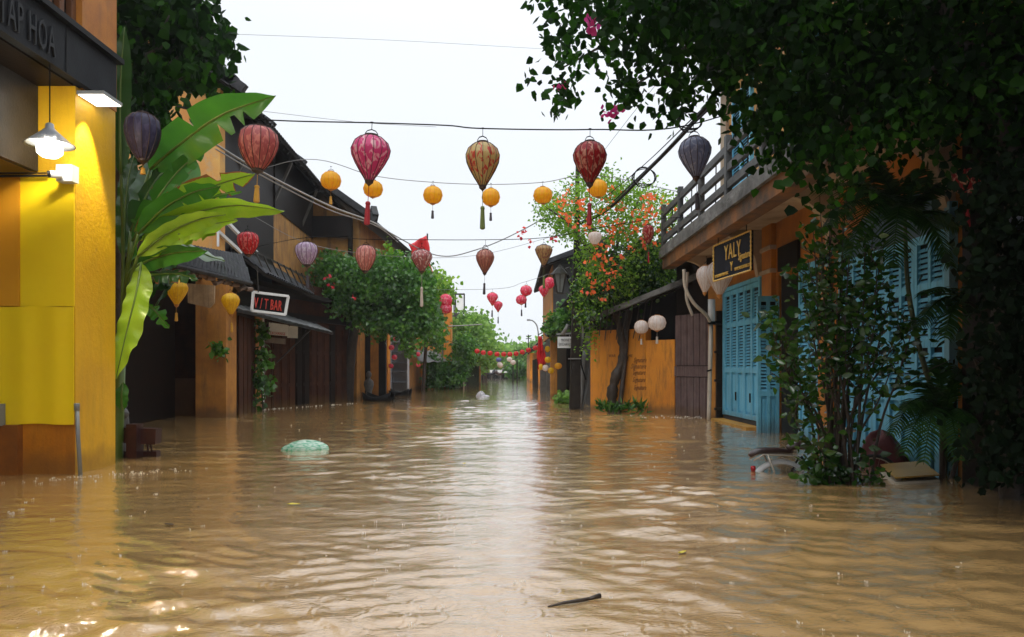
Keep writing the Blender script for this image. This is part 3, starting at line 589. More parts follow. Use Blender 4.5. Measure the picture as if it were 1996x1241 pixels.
wall_line((-6.32,17.62), (-6.62,19.8), -.55, 3.2, .2).build('dark_doorway', M['darkwood'], h3)
for k in range(4): MB().ob((-6.32,17.66,0), Vector((-.3,2.14,0)).normalized(), (1,0,0), .06+k*.5, .5+k*.5, .01, .05, -.45, 2.3).build('door_panel', M['barwall'], h3)
wall_line((-6.60,19.8), (-6.75,20.9), -.55, 3.4, .3).build('narrow_pier', M['pier'], h3)
wall_line((-6.75,20.95), (-5.35,26.58), -.55, 3.6, .25).build('shop_front', M['barwall'], h3)
sA, sB = Vector((-6.75,20.95,0)), Vector((-5.35,26.58,0)); su = (sB-sA).normalized(); sn = Vector((su.y,-su.x,0)); sn = sn if sn.y < 0 else -sn; sL = (sB-sA).length
for k in range(12):
    f0 = .35+k*.42; w_ = .40
    mb = MB(); mb.ob(sA, su, sn, f0, f0+w_, .002, .03, -.5, 2.45)
    for z0, z1 in ((-.4,.55),(.65,1.5),(1.6,2.35)): mb.ob(sA, su, sn, f0+.06, f0+w_-.06, .031, .048, z0, z1)
    mb.build('door_panel', M['darkwood'] if k in (3,4,8) else M['barwall'], h3)
MB().ob(sA, su, sn, .2, sL-.2, .002, .10, 2.5, 2.68).build('lintel_beam', M['darkwood'], h3)
MB().ob(sA, su, sn, sL-.28, sL-.02, .002, .12, -.5, 3.3).build('lit_pier', M['pier'], h3)
mb = MB(); mb.prism([(-13,17.3,3.1),(-6.3,17.3,3.1),(-5.3,26.6,3.1),(-7.0,28.4,3.1),(-13,28.4,3.1)], (0,0,.12)); mb.build('floor_slab', M['soffit'], h3)
tileroof((-5.62,17.6,3.25), (-5.75,22.4,3.2), (-6.7,17.6,4.05), (-6.9,22.4,4.0), h3, name='lean_to_roof')
mb = MB()
for k in range(9): mb.beam((-5.68,17.7+k*.55,3.28), (-5.9,17.7+k*.55,3.75), .03)
mb.beam((-5.9,17.6,3.76),(-6.0,22.3,3.72),.04); mb.build('balcony_rail', M['blackiron'], h3)
MB().tube([P(513,600,20.7), P(513,798,20.7)], .03, 8).build('down_pipe', M['white'], h3)
# porch roof with lanterns
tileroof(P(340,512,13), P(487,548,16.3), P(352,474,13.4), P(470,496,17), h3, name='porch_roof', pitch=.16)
mb = MB(); mb.tube([P(338,516,13), P(489,552,16.3)], .05, 8); mb.build('gutter', M['tile'], h3)
mb = MB()
for k in range(9):
    f = k/8; a = Vector(P(345,522,13.2)).lerp(Vector(P(480,560,16.3)), f); mb.tube([a+Vector((-.1,0,.06)), a+Vector((0,0,-.05*(1+math.sin(k*2)))), a+Vector((0,.35,.0))], .045, 6)
mb.build('carved_bracket', surf('carved_wood', (.16,.09,.05), (.08,.045,.025)), h3)
mb = MB(); mb.prism([P(365,552,14), P(418,556,14), P(417,590,14), P(408,600,14), P(366,590,14)], (0,.05,0)); tag(mb.build('bamboo_screen', M['bamboo']), 'small bamboo slat screen hanging under the porch roof', 'screen')
mb = MB(); mb.beam((-6.0,13.2,2.95),(-6.9,17,3.1),.12); mb.beam((-5.62,15.8,2.9),(-6.35,17.2,2.4),.07); mb.box(-7.35,-7.2,13.1,13.3,-.5,3.1); mb.beam((-7.3,13.2,3.0),(-5.75,13.1,2.85),.1); mb.build('porch_frame', M['darkwood'], h3)
# awning
aw = thing('awning', 'grey corrugated awning sloping out above the bar entrance', 'awning', (-6.2, 20, 2.4))
a0, a1, b0, b1 = Vector(P(452,592,17.7)), Vector(P(588,618,24.3)), Vector(P(462,602,17.2)), Vector(P(648,648,23.2))
rows = []
for f in (0, .5, 1): rows.append([a0.lerp(a1, g/60).lerp(b0.lerp(b1, g/60), f)+Vector((0,0,.012*math.sin(g*1.6))) for g in range(61)])
o = MB().grid(rows).build('sheet', M['canvas'], aw); o.modifiers.new('s','SOLIDIFY').thickness = .02
MB().beam(b0+Vector((0,0,-.03)), b1+Vector((0,0,-.03)), .05, .06).build('edge_rail', M['metaldk'], aw)
MB().tube([b0.lerp(b1,.72)+Vector((0,0,-.05)), Vector(P(520,725,21.5))], .02, 6).build('strut', M['metaldk'], aw)
# bar sign
bs = thing('bar_sign', 'tilted black sign with red letters V/T BAR in a white frame', 'sign', P(525,590,17.4))
q = [Vector(P(x,y,Y)) for x,y,Y in ((491,605,17.2),(556,613,17.8),(562,577,17.8),(494,569,17.2))]
MB().prism(q, (0.02,.07,0)).build('board', M['black'], bs)
mb = MB()
for i in range(4): mb.beam(q[i], q[(i+1)%4], .055, .055)
mb.build('frame', M['white'], bs)
u_ = (q[1]-q[0]).normalized(); v_ = (q[3]-q[0]).normalized()
text('V / T BAR', .34, bs, M['redpaint'], q[0]+u_*.05+v_*.07+Vector((0,-.03,0)), u=u_, up=v_, sx=.44, ext=.01)
mb = MB(); mb.beam(q[3]+Vector((.1,.03,0)), q[3]+Vector((.05,.1,.6)), .02); mb.build('hanger', M['blackiron'], bs)
for nm, lab, qq, mt in (('shop_sign','faded white exchange sign hanging behind the awning',((524,628,21),(560,633,21.4),(560,655,21.4),(524,652,21)),M['white']),
    ('notice_board','blank white notice board under the bar awning',((560,634,22),(580,636,22.2),(580,659,22.2),(560,658,22)),M['white']),
    ('menu_board','small dark menu board below the white exchange sign',((516,656,20.8),(556,660,21.4),(556,671,21.4),(516,667,20.8)),surf('old_board', (.2,.16,.12), (.1,.07,.05)))):
    t_ = thing(nm, lab, 'sign', P(*qq[0])); MB().prism([P(*z) for z in qq], (0,.03,0)).build('board', mt, t_)
    if nm == 'shop_sign': text('EXCHANGE', .11, t_, M['redpaint'], Vector(P(526,651,20.98)), u=Vector(P(560,655,21.4))-Vector(P(524,652,21)), sx=.75, ext=.003)
    MB().tube([Vector(P(qq[0][0]+4,qq[0][1]+2,qq[0][2])), Vector(P(qq[0][0]+4,qq[0][1]-18,qq[0][2]))], .008, 5).build('hanger', M['wire'], t_)
# white frame on the upper storey
fr_ = thing('canopy_frame', 'white timber canopy frame below the ochre gable', 'frame', P(450,460,16.8))
mb = MB(); mb.beam(P(400,428,16.6), P(470,492,17.6), .07); mb.beam(P(440,430,16.9), P(500,492,18), .07); mb.beam(P(425,425,16.8), P(425,480,16.8), .04); mb.beam(P(400,428,16.6), P(445,432,16.9), .05); mb.build('beams', M['white'], fr_)
# ================= SECOND OCHRE HOUSE =================
h4 = thing('gabled_house', 'dark ochre house with black roof behind the flowering vine', 'building', (-6, 26.7, 0))
MB().box(-8,-5.5,26.4,26.59,5.6,6.3).build('eave_shade_band', M['darkwood'], h4)  # dark strip again stands for shade under the roof edge
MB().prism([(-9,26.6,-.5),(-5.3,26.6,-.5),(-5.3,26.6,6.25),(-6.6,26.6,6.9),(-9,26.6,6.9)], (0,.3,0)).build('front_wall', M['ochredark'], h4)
wall_line((-5.3,26.9), (-4.75,40), -.5, 6.2, .3).build('street_wall', M['pier'], h4)
tileroof((-4.6,26.0,6.0), (-4.05,37.5,6.0), (-6.3,26.0,7.2), (-6.3,37.5,7.2), h4)
tileroof((-8.3,26.0,6.4), (-8.3,37.5,6.4), (-6.3,26.0,7.2), (-6.3,37.5,7.2), h4)
mb = MB(); mb.beam((-4.6,26,6.1),(-6.3,26,7.3),.14,.2); mb.beam((-4.62,26,6.15),(-4.75,26.3,6.5),.2,.3); mb.build('verge', M['tile'], h4)
mb = MB(); mb.beam(P(683,440,26.4),P(683,600,26.4),.14); mb.build('corner_post', M['soffit'], h4)
for a, b, m_ in ((705,722,'black'),(722,738,'pier'),(738,752,'black')):
    yy = 27.6; MB().box((a-CX)*yy/F, (b-CX)*yy/F, yy, yy+.2, -.5, 2.9).build('door_post' if m_=='pier' else 'dark_opening', M[m_], h4)
MB().box(P(742,0,30)[0], P(760,0,30)[0], 29.6, 30.1, -.5, 2.7).build('orange_pier', M['wallorange'], h4)
rk = thing('shelf_rack', 'pale grey shelf rack standing beyond the orange pier', 'shelf', G(780,768)[:2]+(-.3,))
yy = 31; mb = MB(); mb.box(P(763,0,yy)[0], P(797,0,yy)[0], yy+.1, yy+.14, -.4, P(0,645,yy)[2]); 
for x in (763, 795): mb.box(P(x,0,yy)[0], P(x+2,0,yy)[0], yy-.3, yy+.1, -.4, P(0,645,yy)[2])
mb.build('frame', surf('pale_grey_panel', (.36,.38,.42), (.3,.32,.35), rough=.5), rk)
for z in (668,688,707,725,746): MB().box(P(765,0,yy)[0]+.005, P(795,0,yy)[0]-.005, yy-.28, yy+.095, P(0,z,yy)[2], P(0,z,yy)[2]+.03).build('shelf', surf('grey_shelf', (.12,.13,.15), rough=.5), rk)
mb = MB(); g = P(719,745,27); mb.lathe([(.12,-.3),(.14,.0),(.10,.25),(.17,.5),(.15,.62),(.06,.7),(.05,.74),(.09,.8),(.09,.9),(.03,.98)], 12, (g[0],27.0,.0), rf=lambda j: 1+.1*math.sin(j*2)); tag(mb.build('statue', M['stone'], smooth=True), 'slim grey standing statue in the dark doorway', 'statue')
def boat(loc, l, rz, lab):
    rows = []
    for i in range(9):
        f = i/8; w_ = .3*math.sin(math.pi*min(1, .12+f*.76))**.7; zz = .12+.16*abs(f-.5)**1.5*3
        rows.append([(l*(f-.5), w_*math.cos(a), zz-.3*math.sin(a)) for a in np.linspace(0, math.pi, 9)])
    mb = MB().grid(rows); o = mb.build('planter_box', M['black'], smooth=True, at=(0,0,0)); o.modifiers.new('s','SOLIDIFY').thickness = .03; o.location = loc; o.rotation_euler = (0,0,rz); tag(o, lab, 'trough')
boat(G(738,781)[:2]+(.0,), 1.0, -.3, 'black floating trough by the standing statue'); boat(G(778,771)[:2]+(.0,), .9, -.2, 'small black trough at the foot of the shelf rack')
# flag
def flag(name, pts, lab, mat=M['red']):
    a, b, c, d = [Vector(p) for p in pts]; rows = []
    for i in range(13):
        f = i/12; rows.append([a.lerp(b, g/10).lerp(d.lerp(c, g/10), f)+Vector((.04*math.sin(f*9+g*.5), .1*math.sin(f*7+g*.9), 0)) for g in range(11)])
    t_ = thing(name, lab, 'flag', pts[0]); o = MB().grid(rows).build('cloth', mat, t_, True); o.modifiers.new('s','SOLIDIFY').thickness = .006
    return t_
t_ = flag('flag', (P(796,476,26.5), P(833,458,26.5), P(842,532,26.5), P(810,536,26.5)), 'red flag hanging behind the striped lantern at the roof corner')
MB().tube([P(833,455,26.5), P(834,560,26.5)], .025, 8).build('pole', M['darkwood'], t_)
# ================= LEFT, FARTHER =================
h5 = thing('orange_house', 'bright orange house with dark windows past the vine', 'building', (-5, 42, 0))
MB().box(-7, -4.55, 40.1, 50, -.5, 6.0).build('wall', M['wallorange'], h5)
MB().box(-4.6,-3.9,40.5,49,6.0,6.15).build('roof', M['tile'], h5)
mb = MB()
for k in range(4): mb.box(-4.549,-4.5,41+k*2.2,42.3+k*2.2,3.3,5.0)
mb.build('window', M['bluedk'], h5)
yy = 40.0; mb = MB(); mb.box(P(862,0,yy)[0], P(878,0,yy)[0], yy+.8, yy+1.3, -.5, P(0,585,yy)[2]); mb.build('pillar', M['wallorange'], h5)
a2 = thing('cloth_awning', 'sagging grey cloth awning over the far orange shop', 'awning', P(845,700,38))
A = [Vector(P(808,683,37)), Vector(P(850,684,41)), Vector(P(884,705,41)), Vector(P(818,706,36))]
rows = [[A[0].lerp(A[1], g/12).lerp(A[3].lerp(A[2], g/12), f/6)+Vector((0,0,-.12*math.sin(f/6*3.1)+.03*math.sin(g*1.7))) for g in range(13)] for f in range(7)]
o = MB().grid(rows).build('cloth', M['canvas'], a2, True); o.modifiers.new('s','SOLIDIFY').thickness = .03
mb = MB(); mb.tube([A[2], A[2]-Vector((0,0,1.6))], .03, 6); mb.build('pole', M['concrete'], a2)
h6 = thing('rooftop_house', 'tall grey house with a rooftop billboard above the trees', 'building', (-5.5, 62, 0))
MB().box(-9, -3.9, 60, 70, -.5, P(0,610,60)[2]).build('wall', M['greywall'], h6)
mb = MB(); mb.box(P(890,0,60)[0], P(903,0,60)[0], 60, 60.1, P(0,603,60)[2], P(0,577,60)[2]); mb.build('billboard', M['white'], h6)
mb = MB()
for x in (885,888,905): mb.beam(P(x,612,60.2), P(x,572,60.2), .1)
mb.beam(P(884,573,60.2), P(906,573,60.2), .12); mb.beam(P(884,606,60.2), P(908,606,60.2), .14)
for x in range(888,910,3): mb.beam(P(x,606,60.3), P(x,612,60.3), .06)
mb.build('railing', M['blackiron'], h6)
g1 = thing('metal_gate', 'tall dark metal gate beside the far trees', 'gate', G(920,750))
yy = 48; mb = MB()
for k in range(14): mb.box(P(909,0,yy)[0]+k*.06, P(909,0,yy)[0]+k*.06+.052, yy, yy+.04, -.4, P(0,702,yy)[2])
mb.build('bars', M['black'], g1); MB().box(P(934,0,yy)[0], P(937,0,yy)[0], yy-.05, yy+.15, -.5, P(0,700,yy)[2]).build('post', M['pier'], g1)
MB().box(P(895,0,yy)[0], P(908,0,yy)[0], yy+.05, yy+.25, -.5, P(0,705,yy)[2]).build('side_wall', M['greywall'], g1)
mb = MB(); mb.tube([P(904,700,47.8), P(904,755,47.8)], .045, 8); tag(mb.build('post', M['pipe'], at=G(904,752)), 'thin pale post standing beside the dark metal gate', 'post')
# far end
h7 = thing('market_stall', 'long pale roofed stall at the far end of the street', 'stall', (-1.8, 78, 0))
yy = 78; mb = MB(); mb.box(P(940,0,yy)[0], P(992,0,yy)[0], yy-1, yy+3, P(0,726,yy)[2], P(0,721,yy)[2]); mb.build('roof', M['white'], h7)
mb = MB(); mb.box(P(940,0,yy)[0], P(990,0,yy)[0], yy+2, yy+2.2, -.4, P(0,727,yy)[2]); mb.build('back_wall', M['greywall'], h7)
for x in (941, 958, 975, 990): MB().box(P(x,0,yy)[0], P(x,0,yy)[0]+.12, yy-.9, yy-.78, -.4, P(0,727,yy)[2]).build('post', M['concrete'], h7)
# right far houses
h8 = thing('far_house', 'far orange house with brown tiled roof on the right side', 'building', (1.9, 60, 0))
MB().box(1.35, 6, 58, 70, -.5, P(0,698,58)[2]+.4).build('wall', M['wallorange'], h8)
tileroof((1.0,57,2.2), (1.0,71,2.2), (3.2,57,3.9), (3.2,71,3.9), h8, mat=M['tilebrown'], pitch=.35)
h9 = thing('row_house', 'narrow orange house with dark tiled roof near the red flag', 'building', (2.2, 45, 0))
MB().box(1.45, 6, 42, 54, -.5, 2.0).build('wall', M['wallorange'], h9)
tileroof((1.1,41.5,2.1), (1.1,54.5,2.1), (3.4,41.5,3.4), (3.4,54.5,3.4), h9, mat=M['tilebrown'], pitch=.35)
for x in (1.38,): 
    for k in range(4): MB().box(x, x+.06, 43+k*2.6, 44.3+k*2.6, -.3, 1.6).build('door', M['darkwood'], h9)
sl_ = thing('street_lamp', 'slender curved street lamp above the far right roofs', 'street lamp', (P(1049,0,52)[0], 52, 0))
mb = MB(); mb.tube(cm([(P(1049,0,52)[0],52,-.5), P(1050,680,52), P(1048,640,52), P(1040,626,52), P(1030,623,52)], 16), .05, 6); mb.build('pole', M['wiregrey'], sl_)
MB().box(P(1027,0,52)[0], P(1033,0,52)[0], 51.9, 52.1, P(0,625,52)[2], P(0,622,52)[2]).build('lamp_head', M['grey'], sl_)
an = MB(); an.tube([P(1030,690,60), P(1030,652,60)], .04, 5)
for z in (655, 660): an.tube([P(1025,z,60), P(1036,z-1,60)], .03, 5)
tag(an.build('antenna', M['wire'], at=P(1030,690,60)), 'thin rooftop antenna on the far brown roof', 'antenna')
# ================= RIGHT: BALCONY HOUSE =================
XR = 4.5
r1 = thing('balcony_house', 'two storey orange house with grey balcony and blue shutter doors', 'building', (5.5, 10, 0))
mb = MB(); mb.box(XR, 10, -3, 11.9, -.55, 3.6); mb.build('lower_wall', M['orange'], r1)
mb = MB(); mb.box(XR, 10, 13.0, 16.3, -.55, 3.6); mb.build('end_wall', M['orange'], r1)
mb = MB(); mb.box(XR+.001, 10, 11.901, 12.999, 2.66, 3.6); mb.build('lintel', M['orange'], r1)
MB().box(XR+.05, 5.59, 12.97, 12.999, -.55, 2.65).build('door_jamb', M['greydoor'], r1)
MB().box(5.6, 5.7, 11.9, 13.0, -.55, 2.66).build('doorway_interior', M['greydoor'], r1)
MB().box(XR-.08, XR-.001, 13.12, 13.62, -.5, 3.59).build('pilaster', M['orange'], r1)
MB().box(XR-.08, XR-.001, 10.75, 11.12, -.5, 3.59).build('pilaster', M['orange'], r1)
for z in (2.72, 3.12): MB().box(XR-.11, XR-.002, 13.09, 13.65, z, z+.07).build('cream_band', M['cream'], r1)
up = MB().box(XR, 10, -3, 16.3, 3.86, 7.3).build('upper_wall', M['ochre'], r1)
MB().box(XR-.07, XR-.002, 15.95, 16.36, 3.87, 7.29).build('corner_pilaster', M['cream'], r1)
tileroof((3.9,-3,7.25), (3.9,16.9,7.25), (7,-3,9.3), (7,16.9,9.3), r1)
MB().box(3.4, XR-.002, 7.6, 17.8, 3.61, 3.85).build('balcony_slab', M['slab'], r1)
MB().box(3.46, 3.72, 7.7, 17.7, 3.36, 3.608).build('edge_beam', M['slabor'], r1)
MB().box(3.73, XR-.003, 7.7, 17.6, 3.56, 3.606).build('balcony_ceiling', M['cream'], r1)
mb = MB()
mb.add([(3.735,y,3.4) for y in (7.7,17.5)]+[(3.9,y,3.555) for y in (7.7,17.5)]+[(3.735,y,3.555) for y in (7.7,17.5)], [(0,1,3,2),(0,2,4),(1,5,3),(0,4,5,1)])
mb.build('ceiling_cove', M['cream'], r1)
for yy in (16.9, 13.75, 10.6, 7.8):
    pr = [(XR-.002, yy, 2.75)]+[(XR-.12-.72*(1-math.cos(a)), yy, 2.82+.72*math.sin(a)) for a in np.linspace(0.1, 1.45, 8)]+[(3.74, yy, 3.555), (3.62+.25, yy, 3.557), (XR-.002, yy, 3.557)]
    pr2 = [(XR-.002,yy,2.72),(XR-.09,yy,2.72),(XR-.12,yy,2.86)]+[(XR-.12-.62*(1-math.cos(a)), yy, 2.86+.6*math.sin(a)) for a in np.linspace(.15, 1.45, 8)]+[(XR-.7,yy,3.556),(XR-.002,yy,3.556)]
    MB().prism(pr2, (0,.16,0)).build('bracket', M['cream'], r1)
br = thing('balcony_railing', 'weathered grey timber railing along the right balcony', 'railing', (3.46, 10, 3.85))
for z in (4.02, 4.3, 4.62): MB().beam((3.47,7.65,z), (3.47,17.7,z), .07, .12).build('rail', M['rail'], br)
for k in range(6): MB().box(3.42, 3.52, 17.55-k*1.75, 17.67-k*1.75, 3.852, 4.82).build('post', M['rail'], br)
mb = MB()
for k in range(10): mb.tube([(3.52,16.9-k*.9,3.9),(3.53,16.9-k*.9,4.72)], .012, 5)
mb.build('iron_bars', M['blackiron'], br)
# doors
U, NN = (0,-1,0), (-1,0,0)
d1 = (XR-.03, 0, 0)
dd = thing('shutter_door', 'closed tall blue louvred folding door between the drain pipe and the pilaster', 'door', (XR, 15, .12), 'blue shutter doors')
MB().ob((XR-.001,16.12,0), U, NN, 0, 2.42, .001, .06, .0, .12).build('door_sill', M['greywall'], dd)
mb = MB(); mb.ob((XR-.001,16.12,0), U, NN, 0, .07, .002, .09, .121, 2.66); mb.ob((XR-.001,16.12,0), U, NN, 2.35, 2.42, .002, .09, .121, 2.66); mb.ob((XR-.001,16.12,0), U, NN, 0, 2.42, .002, .09, 2.662, 2.74); mb.build('door_frame', M['blue'], dd)
for k in range(5): shutter_leaf(dd, (XR-.035,16.04,0), U, NN, k*.456, (k+1)*.456, .13, 2.65, 1.0, cols=1, rails=(.55,))
mb = MB()
for k in (1, 3): mb.ob((XR-.035,16.04,0), U, NN, k*.456+.40, k*.456+.43, .046, .07, .45, .62)
mb.build('door_bolt', M['blackiron'], dd)
MB().box(XR-.35, XR-.002, 13.65, 16.2, -.5, -.012+.05).build('door_step', surf('yellow_step', (.5,.27,.04), (.3,.15,.03), stain=(.05,.05,.02)), r1)
d2 = thing('open_shutter', 'blue louvred door leaf standing open at a right angle to the wall', 'door', (4.3, 12.97, 0), 'blue shutter doors')
shutter_leaf(d2, (4.12,12.96,0), (1,0,0), (0,-1,0), 0, .37, -.45, 2.30, .62, cols=2, rails=(.33,.66))
d3 = thing('open_shutter', 'narrow blue louvred leaf folded back behind the leafy shrub', 'door', (XR, 11.5, 0), 'blue shutter doors')
shutter_leaf(d3, (XR-.035,11.88,0), U, NN, 0, .74, -.45, 2.66, .62, cols=2, rails=(.33,.66))
d4 = thing('shutter_door', 'wide blue shutter door under the orange arch behind the palm', 'door', (XR, 9, .0), 'blue shutter doors')
mb = MB(); mb.ob((XR-.001,10.4,0), U, NN, 0, .09, .002, .09, -.4, 2.78); mb.ob((XR-.001,10.4,0), U, NN, 2.55, 2.64, .002, .09, -.4, 2.78); mb.build('door_frame', surf('pale_blue_frame', (.16,.36,.44), (.12,.28,.36)), d4)
for k in range(4): shutter_leaf(d4, (XR-.035,10.30,0), U, NN, k*.613, (k+1)*.613, -.4, 2.52, .72, cols=2, rails=(.33,.66))
arc = [(XR-.002, 9.08+1.28*math.cos(a), 2.53+.55*math.sin(a)) for a in np.linspace(0, math.pi, 17)]
MB().prism(arc, (-.04,0,0)).build('arch_panel', M['bluedk'], d4)
d5 = thing('upper_shutter', 'blue shutter window on the upper storey above the balcony', 'window', (XR, 14.5, 4)); 
for k in range(2): shutter_leaf(d5, (XR-.035,15.5,0), U, NN, k*.6, (k+1)*.6, 3.9, 6.5, 4.6, cols=1, rails=(.5,))
d6 = thing('upper_shutter', 'blue shutter window half hidden by the overhanging branches', 'window', (XR, 11.5, 4)); 
for k in range(2): shutter_leaf(d6, (XR-.035,12.4,0), U, NN, k*.6, (k+1)*.6, 3.9, 6.5, 4.6, cols=1, rails=(.5,))
MB().box(XR-.05, XR-.002, 12.0, 12.9, 2.0+.7, 3.1).build('fanlight', M['black'], r1)
# shop sign
sgn = thing('shop_sign', 'black hanging sign with gold lettering and gold rope border under the balcony', 'sign', (3.62, 12.8, 3.2))
A_, B_ = Vector(P(1392,553,13.6)), Vector(P(1465,529,12.0)); u_ = (B_-A_).normalized(); u_.z = 0; u_.normalize(); wS = (B_-A_).length; hS = .62; n_ = Vector((u_.y, -u_.x, 0)); n_ = n_ if n_.x < 0 else -n_
A_ = Vector((A_.x, A_.y, 2.62))
mb = MB(); mb.ob(A_, u_, n_, 0, wS, -.03, .0, 0, hS); bo = mb.build('board', surf('sign_black', (.008,.01,.016), (.014,.016,.024), rough=.6, bump=.03, spec=.1), sgn)
cor = [A_+u_*x+n_*.012+Vector((0,0,z)) for x,z in ((0,0),(wS,0),(wS,hS),(0,hS),(0,0))]; pt = []
for k in range(4):
    m_ = 40 if k%2 == 0 else 18
    pt += [cor[k].lerp(cor[k+1], i/m_) for i in range(m_)]
mb = MB().tube(pt+[pt[0]], [.018 if i%2 else .010 for i in range(len(pt)+1)], 6)
mb.build('rope_border', M['gold'], sgn)
o_ = A_+n_*.008
text('YALY', .36, sgn, M['gold'], o_+u_*.50+Vector((0,0,.30)), u=u_, sx=.78, ext=.006)
text('Signature', .17, sgn, M['gold'], o_+u_*1.10+Vector((0,0,.22)), u=u_, sx=.66, ext=.006, shear=.4)
text('Y', .22, sgn, M['gold'], o_+u_*.76+Vector((0,0,.09)), u=u_, sx=.8, ext=.006)
text('47 NGUYEN THAI HOC', .075, sgn, M['gold'], o_+u_*.06+Vector((0,0,.05)), u=u_, sx=.72, ext=.004)
text('WWW.YALYCOUTURE.COM', .075, sgn, M['gold'], o_+u_*.95+Vector((0,0,.07)), u=u_, sx=.62, ext=.004)
mb = MB()
for f in (.12, .88): q = A_+u_*wS*f; mb.tube([q+Vector((0,0,hS)), (q.x,q.y,3.36)], .01, 5)
mb.build('hanger', M['blackiron'], sgn)
# pipes
yy = 16.1
dp = thing('drain_pipe', 'tall pale drain pipe with a white upper section at the house corner', 'pipe', P(1383,818,yy))
MB().tube([P(1386,628,yy), P(1384,720,yy), P(1382,800,yy), P(1382,830,yy)], .045, 12).build('lower_pipe', M['pipe'], dp, True)
MB().tube([P(1387,583,yy), P(1387,626,yy)], .075, 16).build('upper_pipe', M['white'], dp, True)
mb = MB(); mb.tube([P(1387,627,yy), P(1387,632,yy)], .09, 14); mb.tube([P(1382,720,yy),P(1383,723,yy)], .058, 12); mb.beam(P(1386,628,yy),P(1405,628,yy),.05); mb.build('collar', M['black'], dp)
hs = MB(); hs.tube(cm([P(1333,525,15.8), P(1336,560,15.8), P(1352,590,15.8), P(1375,612,15.9), P(1384,626,16)], 40), .035, 8); hs.tube(cm([P(1340,530,16.2), P(1338,580,16.2), P(1350,615,16.2)], 30), .03, 8)
tag(hs.build('hose', M['pipe'], smooth=True), 'pale curved hose looping down beside the drain pipe', 'hose')
cbx = MB(); cbx.box(P(1400,0,16.2)[0], P(1412,0,16.2)[0], 16.305, 16.42, -.4, 2.3)
for z in (.2,.8,1.4,2.0): cbx.box(P(1394,0,16.2)[0], P(1414,0,16.2)[0], 16.2, 16.304, z, z+.05)
cbx.build('iron_brackets', M['blackiron'], r1)
wall_line((4.27,16.75), (4.5,16.32), -.5, 3.3, .1).build('corner_wall', M['pier'], r1)
# ================= COURTYARD WALL, WOODEN GATE =================
A0, A1, A2 = P(1151,0,19.6)[:2], P(1258,0,18.5)[:2], P(1315,0,17.9)[:2]
cw = thing('courtyard_wall', 'bright orange courtyard wall with faded script and water stains', 'wall', (2.9, 18.7, 0))
lw = wall_line(A0, A1, -.5, P(0,643,19.2)[2], .25).build('tall_panel', M['wallorange'], cw)
wall_line((A1[0]+.004,A1[1]), A2, -.5, P(0,662,18.1)[2], .25).build('low_panel', M['wallorange'], cw)
wall_line((A1[0]-.3,A1[1]+.85), (A2[0]+.2,A2[1]+.6), -.5, 3.0, .1).build('dark_gap', M['black'], cw)
uu = (Vector(A1)-Vector(A0)).normalized(); u3 = Vector((uu.x, uu.y, 0)); nn3 = Vector((uu.y, -uu.x, 0))
def onwall(px, py):
    f = (px-1151)/(1258-1151); y = 19.6+(18.5-19.6)*f
    p = Vector(P(px, py, y)); a = Vector((A0[0],A0[1],0)); p = a+u3*((Vector((p.x,p.y,0))-a).dot(u3)); p.z = P(px,py,y)[2]; return p+nn3*.008
text('WAR', .10, cw, M['ink'], onwall(1187,696), u=u3, sx=.9, ext=.002); text('ME', .10, cw, M['ink'], onwall(1226,696), u=u3, sx=.9, ext=.002)
for i, (x, y) in enumerate(((1236,706),(1230,718),(1234,730),(1234,744),(1236,759))): text('Signature', .17, cw, M['ink'], onwall(x,y), u=u3, sx=.50 if i != 1 else .62, ext=.002, shear=.45)
wg = thing('wooden_gate', 'faded purple grey plank gate between orange wall and drain pipe', 'gate', (4, 17.3, 0))
ga, gb = Vector((P(1316,0,17.85)[0],17.85,0)), Vector((P(1383,0,16.75)[0],16.75,0)); gu = (gb-ga).normalized(); gn = Vector((gu.y,-gu.x,0)); gn = gn if gn.y < 0 else -gn; gl = (gb-ga).length
nb = 11
for z0, z1, nm in ((-.5, P(0,735,17.3)[2], 'lower_planks'), (P(0,712,17.3)[2], 2.3, 'upper_planks')):
    mb = MB()
    for k in range(nb): mb.ob(ga, gu, gn, gl*k/nb+.008, gl*(k+1)/nb-.008, -.03, .008*(k%2), z0, z1)
    mb.build(nm, M['purplewood'], wg)
MB().ob(ga, gu, gn, 0, gl, -.029, .02, P(0,734,17.3)[2]+.003, P(0,713,17.3)[2]-.003).build('cross_rail', M['purplewood'], wg)
MB().ob(ga, gu, gn, -.0, gl, -.12, -.04, -.5, 3.5).build('backing', M['darkwood'], wg)
h10 = thing('vine_house', 'low dark house with black roof under the orange flowering vine', 'building', (4.5, 21, 0))
MB().box(2.25, 9, 20.3, 26.5, -.5, 3.6).build('wall', M['greywall'], h10)
MB().box(4.3, 9, 17.95, 20.29, -.5, 4.4).build('side_wall', M['darkwood'], h10)
tileroof((1.95,18.6,2.25), (1.95,21.5,2.25), (4.45,17.1,3.22), (4.45,21.5,3.22), h10)
tileroof((1.7,22.0,3.2), (1.7,27,3.2), (4.2,22.0,4.6), (4.2,27,4.6), h10, name='rear_roof')
mb = MB(); mb.beam((1.93,18.55,2.28),(4.45,17.05,3.27),.09,.12); mb.build('verge', M['slab'], h10)
